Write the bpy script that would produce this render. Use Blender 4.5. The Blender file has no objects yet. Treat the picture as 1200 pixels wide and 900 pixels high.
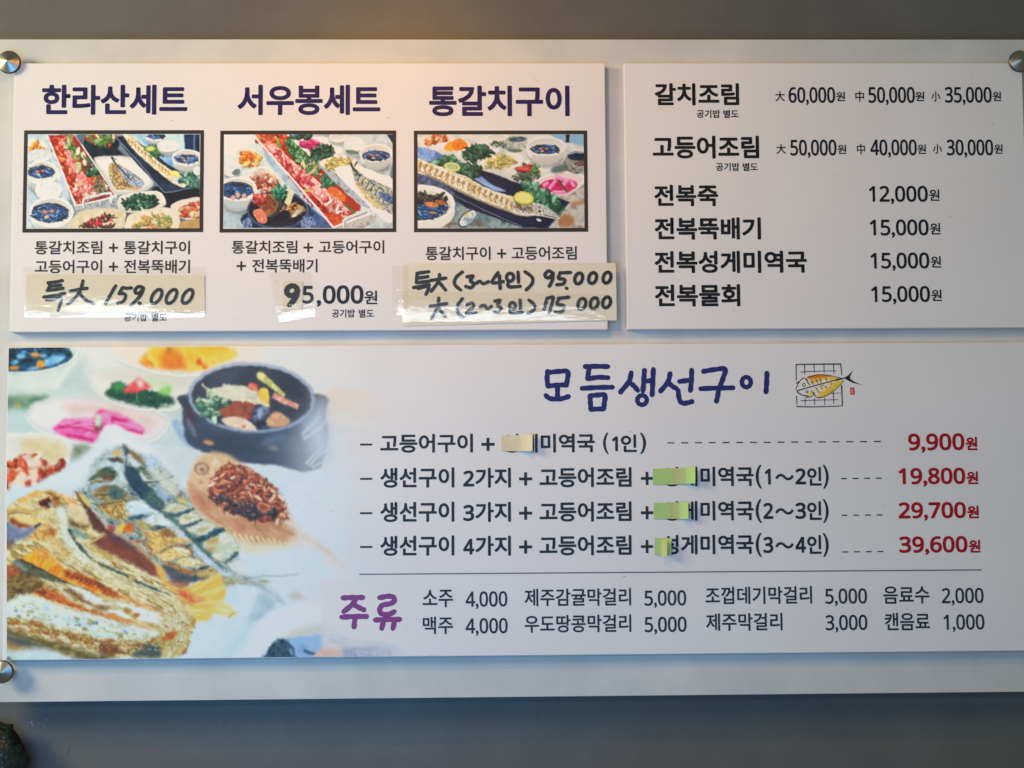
import bpy, bmesh, math
import numpy as np
from mathutils import Matrix, Vector

scene = bpy.context.scene
C = scene.collection

# ---------------------------------------------------------------- camera, light, exposure
# Board space: X right, Y up, z out of the wall (metres, z = 0 on the face of the menu boards).  World = (X, -z, Y + 1.5).
def world(X, Y, z): return Vector((X, -z, Y+1.5))
FOCAL, DIST = 1500., 1.5                                   # pixels of a 1200 px wide picture; metres from lens to boards
ROT = Matrix.Rotation(-0.00656504, 3, 'Z') @ Matrix.Rotation(-0.02018463, 3, 'Y') @ Matrix.Rotation(0.06405477, 3, 'X')
cam = bpy.data.cameras.new('camera'); cam.sensor_width = 36; cam.lens = 36*FOCAL/1200; cam.clip_end = 100; cam.clip_start = .01
cam_ob = bpy.data.objects.new('camera', cam); C.objects.link(cam_ob)
TO_WORLD = Matrix(((1, 0, 0), (0, 0, -1), (0, 1, 0)))
cam_ob.matrix_world = Matrix.Translation(world(0, 0, DIST)) @ (TO_WORLD @ ROT).to_4x4()
scene.camera = cam_ob

wld = bpy.data.worlds.new('World'); scene.world = wld; wld.use_nodes = True
wld.node_tree.nodes['Background'].inputs['Color'].default_value = (.93, 1, .88, 1)
wld.node_tree.nodes['Background'].inputs['Strength'].default_value = .13

def area(name, X, Y, z, tx, ty, w, h, power, col):
    l = bpy.data.lights.new(name, 'AREA'); l.shape = 'RECTANGLE'; l.size = w; l.size_y = h; l.energy = power; l.color = col
    o = bpy.data.objects.new(name, l); C.objects.link(o); o.location = world(X, Y, z)
    o.rotation_euler = (world(tx, ty, 0)-o.location).to_track_quat('-Z', 'Y').to_euler(); return o
area('window_light', -1.88, .78, 1.02, -.1, .05, .6, .6, 29.5, (1, .84, .48))
area('cool_fill_light', -.36, -.16, 1.25, -.25, -.15, .7, .36, 6.5, (.10, .46, 1))  # added cool fill with no visible source, fitted to tint the lower boards blue
area('tube_light', -.45, .405, 2.0, -.2, .17, 1.6, .035, 4.1, (.70, .87, 1))
sp = bpy.data.lights.new('warm_downlight', 'SPOT'); sp.energy = 7.6; sp.color = (1, .40, .02); sp.spot_size = math.radians(140); sp.spot_blend = 1; sp.shadow_soft_size = .02
so = bpy.data.objects.new('warm_downlight', sp); C.objects.link(so); so.location = world(-.14, .66, .60)
so.rotation_euler = (world(-.05, .12, 0)-so.location).to_track_quat('-Z', 'Y').to_euler()
vs = scene.view_settings; vs.view_transform = 'Standard'; vs.look = 'None'; vs.exposure = .09; vs.gamma = 1; vs.use_curve_mapping = False
scene.cycles.max_bounces = 6; scene.cycles.transparent_max_bounces = 8; scene.cycles.use_denoising = True

# ---------------------------------------------------------------- helpers
RI = np.array(ROT)
def at(u, v, z=0.):
    """a point measured in the photograph (1200 x 900) -> X, Y on the plane z of board space"""
    u, v = np.asarray(u, float), np.asarray(v, float)
    d = np.stack([(u-600)/FOCAL, -(v-450)/FOCAL, -np.ones_like(u)], -1) @ RI.T
    t = (z-DIST)/d[..., 2]; return d[..., 0]*t, d[..., 1]*t

def node_mat(name, col, rough=.5, metal=0., spec=.5, noise=None, bump=None, attr=None, coat=0., smudge=False):
    """noise: (scale, second colour, detail); bump: (scale, strength, distance)"""
    m = bpy.data.materials.new(name); m.use_nodes = True; nt = m.node_tree; b = nt.nodes['Principled BSDF']
    b.inputs['Base Color'].default_value = (*col, 1); b.inputs['Roughness'].default_value = rough
    b.inputs['Metallic'].default_value = metal; b.inputs['Specular IOR Level'].default_value = spec; b.inputs['Coat Weight'].default_value = coat
    tc = nt.nodes.new('ShaderNodeTexCoord')
    if attr or smudge:                                               # print and board share the same faint handling marks
        n = nt.nodes.new('ShaderNodeTexNoise'); n.inputs['Scale'].default_value = 6; n.inputs['Detail'].default_value = 6; nt.links.new(tc.outputs['Object'], n.inputs['Vector'])
        f = nt.nodes.new('ShaderNodeMapRange'); f.inputs['From Min'].default_value = .3; f.inputs['From Max'].default_value = .7; f.inputs['To Min'].default_value = .965; f.inputs['To Max'].default_value = 1.015
        nt.links.new(n.outputs['Fac'], f.inputs['Value']); mx = nt.nodes.new('ShaderNodeVectorMath'); mx.operation = 'SCALE'; nt.links.new(f.outputs['Result'], mx.inputs['Scale'])
        if attr: a = nt.nodes.new('ShaderNodeVertexColor'); a.layer_name = attr; nt.links.new(a.outputs['Color'], mx.inputs[0])
        else: mx.inputs[0].default_value = col
        nt.links.new(mx.outputs['Vector'], b.inputs['Base Color'])
    if noise:
        n = nt.nodes.new('ShaderNodeTexNoise'); n.inputs['Scale'].default_value = noise[0]; n.inputs['Detail'].default_value = noise[2]; n.inputs['Roughness'].default_value = .6
        nt.links.new(tc.outputs['Object'], n.inputs['Vector'])
        r = nt.nodes.new('ShaderNodeValToRGB'); r.color_ramp.elements[0].position = .35; r.color_ramp.elements[1].position = .68
        r.color_ramp.elements[0].color = (*col, 1); r.color_ramp.elements[1].color = (*noise[1], 1)
        nt.links.new(n.outputs['Fac'], r.inputs['Fac']); nt.links.new(r.outputs['Color'], b.inputs['Base Color'])
    if bump:
        n = nt.nodes.new('ShaderNodeTexNoise'); n.inputs['Scale'].default_value = bump[0]; n.inputs['Detail'].default_value = 4
        nt.links.new(tc.outputs['Object'], n.inputs['Vector'])
        k = nt.nodes.new('ShaderNodeBump'); k.inputs['Strength'].default_value = bump[1]; k.inputs['Distance'].default_value = bump[2]
        nt.links.new(n.outputs['Fac'], k.inputs['Height']); nt.links.new(k.outputs['Normal'], b.inputs['Normal'])
    return m
def lin(c):
    c = np.asarray(c, float); return np.where(c <= .04045, c/12.92, ((c+.055)/1.055)**2.4)

def thing(name, label, cat, X, Y, z, group=None):
    o = bpy.data.objects.new(name, None); C.objects.link(o); o.location = world(X, Y, z); o.empty_display_size = .02
    o['label'] = label; o['category'] = cat
    if group: o['group'] = group
    return o
def origin(o):
    v = o.location.copy()
    while o.parent: o = o.parent; v += o.location
    return v
def part(name, V, faces, mat, parent=None, smooth=False, kind=None):
    """V: board-space points (N x 3); one mesh object, child of parent"""
    V = np.asarray(V, float); W = np.stack([V[:, 0], -V[:, 2], V[:, 1]+1.5], 1)
    if parent is not None: W = W-np.array(origin(parent))
    else: base = W.mean(0); W = W-base
    me = bpy.data.meshes.new(name); me.from_pydata(W.tolist(), [], [tuple(int(i) for i in f) for f in faces]); me.materials.append(mat)
    if smooth: me.polygons.foreach_set('use_smooth', [True]*len(me.polygons))
    o = bpy.data.objects.new(name, me); C.objects.link(o)
    if parent is not None: o.parent = parent
    else: o.location = base
    if kind: o['kind'] = kind
    return o
def slab(name, x0, x1, y0, y1, z0, z1, bev, mat, parent=None, kind=None):
    bm = bmesh.new(); bmesh.ops.create_cube(bm, size=1)
    for v in bm.verts: v.co = Vector((x0+(v.co.x+.5)*(x1-x0), y0+(v.co.y+.5)*(y1-y0), z0+(v.co.z+.5)*(z1-z0)))
    if bev: bmesh.ops.bevel(bm, geom=bm.edges[:], offset=bev, segments=2, profile=.5, affect='EDGES')
    bm.verts.index_update(); V = [tuple(v.co) for v in bm.verts]; F = [[v.index for v in f.verts] for f in bm.faces]; bm.free()
    return part(name, V, F, mat, parent, kind=kind)

# ---- lettering: outlines of the built-in type, thickened with round pens
DIG = {str(i): chr(0x1D7E2+i) for i in range(10)}
_cache = {}
def type_mesh(s):
    if s in _cache: return _cache[s]
    cu = bpy.data.curves.new('type', 'FONT'); cu.body = s; cu.resolution_u = 4
    o = bpy.data.objects.new('type', cu); C.objects.link(o); dg = bpy.context.evaluated_depsgraph_get(); dg.update()
    me = bpy.data.meshes.new_from_object(o.evaluated_get(dg))
    V = np.array([v.co[:2] for v in me.vertices]); F = [tuple(p.vertices) for p in me.polygons]
    n = {}
    for f in F:
        for a, b in zip(f, f[1:]+f[:1]): k = (min(a, b), max(a, b)); n[k] = n.get(k, 0)+1
    E = [k for k, c in n.items() if c == 1]
    bpy.data.objects.remove(o); bpy.data.curves.remove(cu); bpy.data.meshes.remove(me)
    _cache[s] = (V, F, E); return _cache[s]
class Ink:
    """collects lettering and pen strokes for one mesh lying on the boards"""
    def __init__(s, lift=.00030): s.V = []; s.F = []; s.z = lift; s.c = 0
    def put(s, V, F, dz=0.):
        b = len(s.V); s.V += [(x, y, s.z+dz) for x, y in V]; s.F += [tuple(i+b for i in f) for f in F]
    def pen(s, P, E, r):
        """quads along the edges E of the points P and a small disc on each point, radius r (per point, metres)"""
        P = np.asarray(P, float); r = np.broadcast_to(np.asarray(r, float), (len(P),))
        for a, b in E:
            d = P[b]-P[a]; L = np.hypot(*d)
            if L < 1e-7: continue
            n = np.array([-d[1], d[0]])/L
            s.c += 1; s.put([P[a]+n*r[a], P[a]-n*r[a], P[b]-n*r[b], P[b]+n*r[b]], [(0, 1, 2, 3)], -.00005+(s.c % 41)*2e-6)
        for i in sorted({i for e in E for i in e}):
            t = np.arange(8)*np.pi/4; s.put(np.stack([P[i, 0]+r[i]*np.cos(t), P[i, 1]+r[i]*np.sin(t)], 1), [tuple(range(8))], -.00015+(s.c % 41)*2e-6); s.c += 1
    def text(s, body, u0, v0, u1, v1, bold=.016, num=False):
        """set a run of type so that its ink fills the box u0 v0 u1 v1 measured in the photograph"""
        if num: body = ''.join(DIG.get(c, c) for c in body)
        V, F, E = type_mesh(body); lo, hi = V.min(0)-bold, V.max(0)+bold
        if num:
            Z = type_mesh(DIG['0'])[0]; lo[1], hi[1] = Z[:, 1].min()-bold, Z[:, 1].max()+bold
        x0, yt = at(u0, v0); _, yb = at(u0, v1); x1, _ = at(u1, (v0+v1)/2); x0b, _ = at(u0, (v0+v1)/2); x0 = x0b
        sx, sy = (x1-x0)/(hi[0]-lo[0]), (yt-yb)/(hi[1]-lo[1])
        W = np.stack([x0+(V[:, 0]-lo[0])*sx, yb+(V[:, 1]-lo[1])*sy], 1)
        s.put(W, F); s.pen(W, E, bold*(sx+sy)/2)
        return s
    def stroke(s, pts, w, fr=(0, 0, 1), w1=None, closed=False):
        """a pen stroke through pts (in the frame ox, oy, scale of the photograph), w = width in photograph pixels"""
        p = np.array(pts, float)/fr[2]+np.array(fr[:2])
        if len(p) > 2 or closed:
            m = len(p); q = []
            for i in range(m if closed else m-1):
                A = [p[(i+d) % m] if closed else p[min(max(i+d, 0), m-1)] for d in (-1, 0, 1, 2)]
                for t in np.arange(6)/6.: q.append(.5*(2*A[1]+(A[2]-A[0])*t+(2*A[0]-5*A[1]+4*A[2]-A[3])*t*t+(3*A[1]-A[0]-3*A[2]+A[3])*t**3))
            if not closed: q.append(p[-1])
            p = np.array(q)
        else: p = p[0]+(p[1]-p[0])*np.linspace(0, 1, 7)[:, None]
        x, y = at(p[:, 0], p[:, 1]); n = len(p)
        R = np.linspace(w, w if w1 is None else w1, n)/2000.*(1+.07*np.sin(np.arange(n)*1.3+p[0, 0]))
        E = [(i, i+1) for i in range(n-1)]+([(n-1, 0)] if closed else [])
        s.pen(np.stack([x, y], 1), E, R); return s
    def oval(s, cx, cy, rx, ry, w, fr, rot=0):
        t = np.linspace(0, 2*np.pi, 9)[:-1]; c, n = math.cos(math.radians(rot)), math.sin(math.radians(rot)); x, y = rx*np.cos(t), ry*np.sin(t)
        return s.stroke(np.stack([cx+x*c-y*n, cy+x*n+y*c], 1), w, fr, closed=True)
    def bar(s, u0, v0, u1, v1, h):
        x, y = at([u0, u1], [v0, v1]); k = h/2000.; s.put([(x[0], y[0]-k), (x[1], y[1]-k), (x[1], y[1]+k), (x[0], y[0]+k)], [(0, 1, 2, 3)]); return s
    def make(s, name, mat, parent): return part(name, s.V, s.F, mat, parent)
# ---------------------------------------------------------------- the printed pictures (ink laid out as coloured dots on a mesh)
class Print:
    """A printed picture: a regular grid of ink dots, filled by soft shapes."""
    def __init__(s, x0, y0, x1, y1, step, base):
        s.nx, s.ny = int(round((x1-x0)/step))+1, int(round((y1-y0)/step))+1
        s.x = np.linspace(x0, x1, s.nx); s.y = np.linspace(y0, y1, s.ny)
        s.im = np.ones((s.ny, s.nx, 3))*np.array(base)/255.
        s.rng = np.random.RandomState(7); s.tab = s.rng.rand(256, 256); s.seed = 0
        s.frame(0, 0, 1)
    bit = 1.; blurk = 1.; wobk = 0; sck = 1.; stk = 1.
    def frame(s, ox, oy, k): s.o = np.array([ox, oy], float); s.k = float(k)
    def noise(s, X, Y, sc, ang=0, st=1, octv=3):
        s.seed += 1; a = np.radians(ang); c, n = np.cos(a), np.sin(a)
        U = (X*c+Y*n)/(sc*st)+s.seed*17.3; W = (-X*n+Y*c)/sc+s.seed*5.9
        out = np.zeros_like(U); amp = 1.; tot = 0
        for o in range(octv):
            i = np.floor(U).astype(int); j = np.floor(W).astype(int); f = U-i; g = W-j
            f = f*f*(3-2*f); g = g*g*(3-2*g); t = s.tab
            v = (t[i % 256, j % 256]*(1-f)+t[(i+1) % 256, j % 256]*f)*(1-g)+(t[i % 256, (j+1) % 256]*(1-f)+t[(i+1) % 256, (j+1) % 256]*f)*g
            out += v*amp; tot += amp; amp *= .55; U = U*2.03+3.1; W = W*2.03+1.7
        return out/tot
    def curve(s, p, closed=True, n=5):
        p = np.array(p, float); m = len(p); q = []
        for i in range(m if closed else m-1):
            P = [p[(i+d) % m] if closed else p[min(max(i+d, 0), m-1)] for d in (-1, 0, 1, 2)]
            for t in np.arange(n)/n:
                q.append(.5*(2*P[1]+(P[2]-P[0])*t+(2*P[0]-5*P[1]+4*P[2]-P[3])*t*t+(3*P[1]-P[0]-3*P[2]+P[3])*t**3))
        if not closed: q.append(p[-1])
        return np.array(q)
    def box(s, q, pad):
        a, b = q.min(0)-pad, q.max(0)+pad
        i0, i1 = np.searchsorted(s.x, [a[0], b[0]]); j0, j1 = np.searchsorted(s.y, [a[1], b[1]])
        if i1 <= i0 or j1 <= j0: return None
        X, Y = np.meshgrid(s.x[i0:i1], s.y[j0:j1]); return (slice(j0, j1), slice(i0, i1)), X, Y
    def sdf(s, X, Y, q):
        d = np.full(X.shape, 1e9); ins = np.zeros(X.shape, bool)
        for (ax, ay), (bx, by) in zip(q, np.roll(q, -1, 0)):
            ex, ey = bx-ax, by-ay; t = np.clip(((X-ax)*ex+(Y-ay)*ey)/(ex*ex+ey*ey+1e-9), 0, 1)
            d = np.minimum(d, (X-ax-ex*t)**2+(Y-ay-ey*t)**2)
            if ay != by: ins ^= ((ay > Y) != (by > Y)) & (X < ex*(Y-ay)/ey+ax)
        return np.where(ins, -1, 1)*np.sqrt(d)
    def ramp(s, v, cols):
        c = np.array(cols)/255.; u = np.clip((v-.22)/.56, 0, .9999)*(len(c)-1); i = u.astype(int); f = (u-i)[..., None]
        return c[i]*(1-f)+c[np.minimum(i+1, len(c)-1)]*f
    def fill(s, q, cols, blur=.7, a=1., sc=6, ang=0, st=1, edge=None, smooth=True, octv=3, wob=0, gl=0, ga=90, raw=False):
        """cols: one colour, or a list run through by noise of size sc; edge: (colour, width, strength); gl/ga: light across the shape"""
        if not raw:
            blur *= s.blurk; wob = max(wob, s.wobk); sc = sc*s.sck; st = st*s.stk if st > 1.5 else st
            q = np.array(q, float)/s.k+s.o
            if smooth: q = s.curve(q)
        b = s.box(q, blur+1+wob)
        if b is None: return
        sl, X, Y = b; d = s.sdf(X, Y, q)
        if wob: d = d+(s.noise(X, Y, max(1.5, wob*1.6))-.5)*2*wob+(s.noise(X, Y, 6+wob*2)-.5)*2.4*wob
        m = np.clip(.5-d/(2*blur), 0, 1); m = (m*m*(3-2*m)*a)[..., None]
        c = s.ramp(s.noise(X, Y, sc, ang, st, octv), cols) if isinstance(cols, list) else np.ones(X.shape+(3,))*np.array(cols)/255.
        if edge:
            e = (np.clip(1+d/edge[1], 0, 1)*edge[2])[..., None]; c = c*(1-e)+np.array(edge[0])/255.*e
        if gl:
            w = np.radians(ga); lo, hi = q.min(0), q.max(0)
            t = ((X-(lo[0]+hi[0])/2)*np.cos(w)+(Y-(lo[1]+hi[1])/2)*np.sin(w))/(np.abs((hi-lo)@np.abs([np.cos(w), np.sin(w)]))/2+1e-6)
            c = np.clip(c*(1+gl*t[..., None]), 0, 1)
        s.im[sl] = s.im[sl]*(1-m)+c*m
    def ell(s, cx, cy, rx, ry, cols, rot=0, **k):
        t = np.linspace(0, 2*np.pi, 28, endpoint=False); r = np.radians(rot)
        x, y = rx*np.cos(t), ry*np.sin(t)
        s.fill(np.stack([cx+x*np.cos(r)-y*np.sin(r), cy+x*np.sin(r)+y*np.cos(r)], 1), cols, smooth=False, **k)
    def line(s, p, w0, w1, col, blur=.6, a=1., **k):
        p = np.array(p, float)/s.k+s.o
        if len(p) > 2: p = s.curve(p, False)
        t = np.gradient(p, axis=0); t /= np.linalg.norm(t, axis=1)[:, None]+1e-9; n = np.stack([-t[:, 1], t[:, 0]], 1)
        w = np.linspace(w0, w1, len(p))[:, None]/s.k/2
        s.fill(np.vstack([p+n*w, (p-n*w)[::-1]]), col, blur=blur, a=a, raw=True, **k)
    def bits(s, q, n, cols, r0, r1, asp=1.6, ang=None, blur=.6, hi=.5, seed=1, a=1.):
        """n loose scraps of food inside an outline, each with a lit and a dark side"""
        R = np.random.RandomState(seed); q = s.curve(np.array(q, float)/s.k+s.o); lo, hi_ = q.min(0), q.max(0); got = 0
        P = lo+R.rand(n*6, 2)*(hi_-lo); ins = s.sdf(P[:, 0], P[:, 1], q) < 0
        for p in P[ins][:n]:
            r = s.bit*(r0+(r1-r0)*R.rand()**1.6)/s.k; c = np.array(cols[R.randint(len(cols))], float); c = np.clip(c*(.85+.3*R.rand()), 0, 255)
            w = np.radians(ang+R.randn()*22) if ang is not None else R.rand()*6.3
            t = np.linspace(0, 2*np.pi, 9, endpoint=False); e = 1+.25*R.randn(9)*.6
            x, y = r*asp*np.cos(t)*e, r/asp*np.sin(t)*e
            z = np.stack([p[0]+x*np.cos(w)-y*np.sin(w), p[1]+x*np.sin(w)+y*np.cos(w)], 1)
            s.fill(z+[.25*r, .35*r], tuple(c*.45), blur=blur, a=.55*a, raw=True)
            s.fill(z, tuple(c), blur=blur, raw=True, a=a)
            if hi: s.fill(p+(z-p)*.45-[.15*r, .25*r], tuple(np.clip(c+(255-c)*.55, 0, 255)), blur=blur, a=hi*a, raw=True)
    def dish(s, cx, cy, rx, ry, deep, rot=0, wall=(214, 214, 204), rim=(240, 238, 230), inside=(222, 218, 204), blur=.7):
        """a white bowl seen from above at a slant: wall, rim, inside"""
        s.ell(cx+4, cy+deep*1.12, rx*.86, ry*.86, (70, 80, 88), rot, blur=3, a=.4)
        s.ell(cx, cy+deep*.55, rx*.93, ry*.98, wall, rot, blur=blur, gl=-.14, ga=60)
        s.ell(cx, cy+deep, rx*.72, ry*.75, tuple(np.array(wall)*.9), rot, blur=blur*1.5, a=.8)
        s.ell(cx, cy, rx, ry, rim, rot, blur=blur)
        s.ell(cx, cy+ry*.05, rx*.91, ry*.87, inside, rot, blur=blur, gl=.08, ga=80)
    def warp(s, amp, sc):
        """let the outlines wander a little, as real food does"""
        X, Y = np.meshgrid(s.x, s.y); st = s.x[1]-s.x[0]
        j, i = np.meshgrid(np.arange(s.nx), np.arange(s.ny))
        u = np.clip(j+(s.noise(X, Y, sc)-.5)*2*amp/st, 0, s.nx-1.001); v = np.clip(i+(s.noise(X, Y, sc)-.5)*2*amp/st, 0, s.ny-1.001)
        a, b = u.astype(int), v.astype(int); f, g = (u-a)[..., None], (v-b)[..., None]
        s.im = (s.im[b, a]*(1-f)+s.im[b, a+1]*f)*(1-g)+(s.im[b+1, a]*(1-f)+s.im[b+1, a+1]*f)*g
    def soften(s, a):
        q = np.pad(s.im, ((1, 1), (1, 1), (0, 0)), 'edge'); b = (q[:-2, 1:-1]+q[2:, 1:-1]+q[1:-1, :-2]+q[1:-1, 2:])/4; s.im = s.im*(1-a)+b*a
    def grain(s, amt): s.im = np.clip(s.im+(s.rng.rand(s.ny, s.nx, 1)-.5)*amt+(s.rng.rand(s.ny, s.nx, 3)-.5)*amt*.6, 0, 1)

def streaks(p, q, n, cols, w0, w1, l0, l1, ang, seed, a=.6, spread=14, blur=.5):
    """many thin strokes along one direction inside an outline: the grain of skin and flesh (all in photograph pixels)"""
    R = np.random.RandomState(seed); q = p.curve(np.array(q, float)/p.k+p.o); lo, hi = q.min(0), q.max(0)
    P = lo+R.rand(n*5, 2)*(hi-lo); n = int(n*1.8); P = P[p.sdf(P[:, 0], P[:, 1], q) < -.6][:n]; k, o = p.k, p.o.copy(); p.frame(0, 0, 1)
    for x, y in P:
        t = np.radians(ang+R.randn()*spread); L = l0+(l1-l0)*R.rand()**2; w = w0+(w1-w0)*R.rand()**2; c, s = np.cos(t)*L, np.sin(t)*L; b = R.randn()*.18*L
        p.line([(x, y), (x+c*.5-s*b/L, y+s*.5+c*b/L), (x+c, y+s)], w, w*.3, cols[R.randint(len(cols))], blur=blur, a=a)
    p.frame(o[0], o[1], k)

def paint_mackerel(p):
    NAVY, TEAL = [(38, 56, 74), (56, 80, 98), (70, 100, 112)], [(60, 90, 90), (96, 122, 112), (44, 70, 76)]
    PALE = [(190, 214, 228), (212, 230, 238), (226, 236, 236), (176, 204, 222)]; GOLD = [(206, 170, 90), (226, 204, 140), (176, 132, 60), (236, 222, 176)]; OLIVE = [(110, 106, 60), (150, 136, 76), (84, 84, 56), (130, 90, 46)]
    p.frame(90, 510, 7.5)
    p.fill([(410, 92), (460, 120), (560, 170), (680, 200), (760, 300), (840, 370), (900, 470), (950, 500), (1010, 640), (1110, 740), (1230, 860), (1300, 960), (1400, 1060), (1480, 1200), (1540, 1290), (1640, 1330), (1480, 1300), (1300, 1270), (1100, 1260), (960, 1240), (760, 1160), (560, 1040), (400, 920), (260, 800), (120, 640), (0, 530), (0, 500), (110, 430), (105, 380), (150, 260), (240, 170), (330, 120)], [(70, 92, 104), (150, 172, 184), (110, 124, 110), (190, 210, 220), (96, 100, 70), (206, 220, 222), (84, 104, 112)], blur=3, sc=4, ang=35, st=2.2)
    # head of the left fillet
    p.fill([(110, 430), (150, 260), (260, 160), (400, 140), (430, 300), (440, 420), (300, 440), (200, 450)], [(176, 206, 226), (206, 228, 240), (196, 212, 206), (160, 190, 206)], blur=4, sc=4)
    p.fill([(140, 260), (240, 170), (270, 150), (220, 220), (170, 290)], [(120, 140, 150), (170, 186, 180)], blur=3, sc=3, a=.8)
    p.fill([(272, 205), (340, 190), (380, 205), (405, 240), (350, 240), (290, 232)], [(62, 56, 50), (84, 76, 70)], blur=1.6, wob=1); p.fill([(320, 160), (380, 140), (390, 170), (350, 175)], [(190, 150, 90), (216, 190, 140)], blur=2, sc=3)
    p.fill([(110, 400), (180, 320), (240, 280), (310, 285), (350, 320), (350, 360), (300, 400), (260, 390), (200, 380)], [(70, 84, 70), (96, 104, 70), (54, 72, 76), (120, 96, 60)], blur=1.6, sc=3, ang=-20, st=2, wob=1.4); p.ell(268, 384, 22, 10, (150, 70, 50), blur=1.4); p.fill([(108, 428), (190, 395), (260, 410), (200, 425)], OLIVE, blur=1.3, sc=2)
    p.fill([(110, 470), (180, 430), (260, 420), (200, 470), (140, 490)], [(150, 180, 214), (190, 210, 232)], blur=3)
    # body of the left fillet, light and dark patches
    p.fill([(140, 510), (220, 450), (300, 440), (420, 490), (460, 560), (420, 620), (300, 610), (200, 560)], [(150, 110, 56), (110, 100, 60), (206, 190, 140), (90, 70, 46), (180, 160, 100)], blur=2, sc=4, ang=5, st=2.4, wob=1.6); p.fill([(280, 460), (320, 445), (400, 480), (400, 540), (320, 560), (270, 520)], [(60, 84, 100), (80, 110, 104), (96, 116, 90)], blur=2.4, sc=4, wob=2)
    p.line([(200, 615), (300, 600), (420, 580), (550, 572)], 16, 6, (50, 56, 54), blur=1)
    p.fill([(200, 620), (320, 600), (430, 600), (470, 680), (440, 740), (360, 750), (280, 700), (220, 660)], [(170, 116, 50), (206, 176, 96), (110, 90, 50), (226, 206, 150), (150, 140, 80)], blur=2, sc=4, ang=60, st=1.8, wob=1.5)
    p.fill([(0, 520), (60, 560), (120, 640), (220, 740), (330, 860), (420, 930), (360, 940), (250, 840), (120, 680), (20, 570)], [(240, 226, 210), (246, 236, 226), (226, 190, 150)], blur=3, sc=4, a=.9)
    p.fill([(430, 600), (560, 575), (660, 630), (760, 690), (640, 700), (520, 710), (460, 690)], [(186, 212, 230), (206, 228, 240), (230, 240, 240)], blur=2.4, sc=4, ang=30, st=2.4)
    p.fill([(460, 740), (510, 700), (600, 700), (660, 706), (560, 740)], NAVY, blur=1.3, wob=1); p.fill([(560, 750), (640, 706), (740, 706), (840, 750), (890, 800), (760, 796), (640, 800)], [(206, 224, 236), (226, 236, 240)], blur=1.8, sc=4); p.fill([(560, 760), (640, 790), (720, 800), (640, 840), (560, 830)], [(180, 160, 90), (150, 150, 100), (216, 206, 150)], blur=2, sc=3)
    p.fill([(400, 830), (460, 770), (500, 790), (480, 850), (420, 850)], [(180, 80, 36), (206, 116, 50)], blur=1.6, wob=1.2); p.fill([(360, 810), (420, 780), (400, 850), (370, 860)], (236, 190, 70), blur=2); p.ell(300, 816, 32, 24, (170, 84, 50), 20, blur=1.6)
    p.fill([(650, 830), (700, 796), (800, 796), (720, 836)], NAVY, blur=1.2, wob=1)
    p.frame(120, 590, 7.5)
    p.fill([(370, 250), (440, 240), (520, 230), (600, 215), (700, 240), (800, 320), (720, 350), (600, 370), (520, 430), (500, 470), (440, 430), (400, 340)], GOLD, blur=2, sc=4, ang=30, st=1.6, wob=1); p.fill([(510, 255), (570, 230), (660, 262), (650, 295), (560, 295)], [(150, 110, 56), (120, 90, 50)], blur=2, wob=1)
    p.fill([(600, 215), (700, 230), (800, 320), (700, 300), (640, 270)], [(186, 208, 240), (214, 230, 244)], blur=2.4); p.fill([(810, 350), (880, 400), (1010, 540), (940, 555), (860, 480), (800, 410)], [(190, 210, 240), (216, 230, 246), (170, 190, 222)], blur=2, sc=3, ang=45, st=3)
    p.fill([(520, 500), (520, 430), (620, 385), (740, 370), (790, 410), (740, 465), (640, 500)], [(196, 160, 84), (226, 200, 130), (240, 226, 180), (160, 120, 60)], blur=1.6, sc=4, wob=1); p.fill([(650, 380), (740, 365), (795, 430), (780, 445), (730, 400), (670, 400)], [(120, 84, 54), (90, 80, 80)], blur=1.3); p.fill([(640, 400), (730, 400), (770, 440), (700, 430)], (244, 236, 214), blur=1.6)
    p.line([(510, 440), (560, 395), (660, 368)], 12, 6, (110, 96, 60), blur=1.1); p.line([(640, 500), (720, 470), (790, 470), (880, 500)], 10, 8, (96, 84, 56), blur=1)
    p.fill([(640, 520), (720, 480), (800, 480), (880, 500), (850, 570), (760, 560)], [(232, 222, 176), (206, 180, 110), (244, 240, 220), (170, 140, 80)], blur=1.5, sc=3, wob=1); p.line([(780, 550), (800, 510), (850, 500)], 8, 6, (246, 242, 224), blur=1)
    p.fill([(520, 510), (600, 520), (700, 560), (830, 610), (840, 640), (720, 610), (600, 570)], [(190, 130, 70), (150, 96, 56), (216, 176, 120)], blur=1.6, sc=3, ang=25, st=2); p.fill([(830, 610), (860, 560), (940, 560), (1010, 590), (940, 660), (870, 680)], [(170, 140, 90), (206, 186, 130), (130, 104, 66)], blur=1.6, sc=3)
    p.fill([(835, 600), (870, 560), (940, 555), (930, 575), (870, 590)], (52, 66, 80), blur=1.1); p.fill([(980, 560), (1060, 580), (1180, 640), (1300, 680), (1180, 665), (1060, 630)], [(206, 222, 238), (180, 200, 220)], blur=1.8)
    p.line([(280, 340), (360, 340), (430, 400), (430, 460)], 20, 10, [(150, 70, 36), (190, 110, 60)], blur=1.4); p.fill([(50, 215), (100, 200), (110, 240), (70, 260)], (160, 70, 44), blur=1.6); p.fill([(120, 250), (240, 320), (380, 440), (300, 400), (180, 330)], [(236, 206, 186), (226, 180, 140), (240, 226, 214)], blur=2, sc=3, a=.9); p.line([(240, 320), (330, 380), (420, 470)], 9, 6, (226, 140, 60), blur=1.2, a=.8)
    # the dark gap and the right fillet
    p.frame(90, 510, 7.5)
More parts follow.
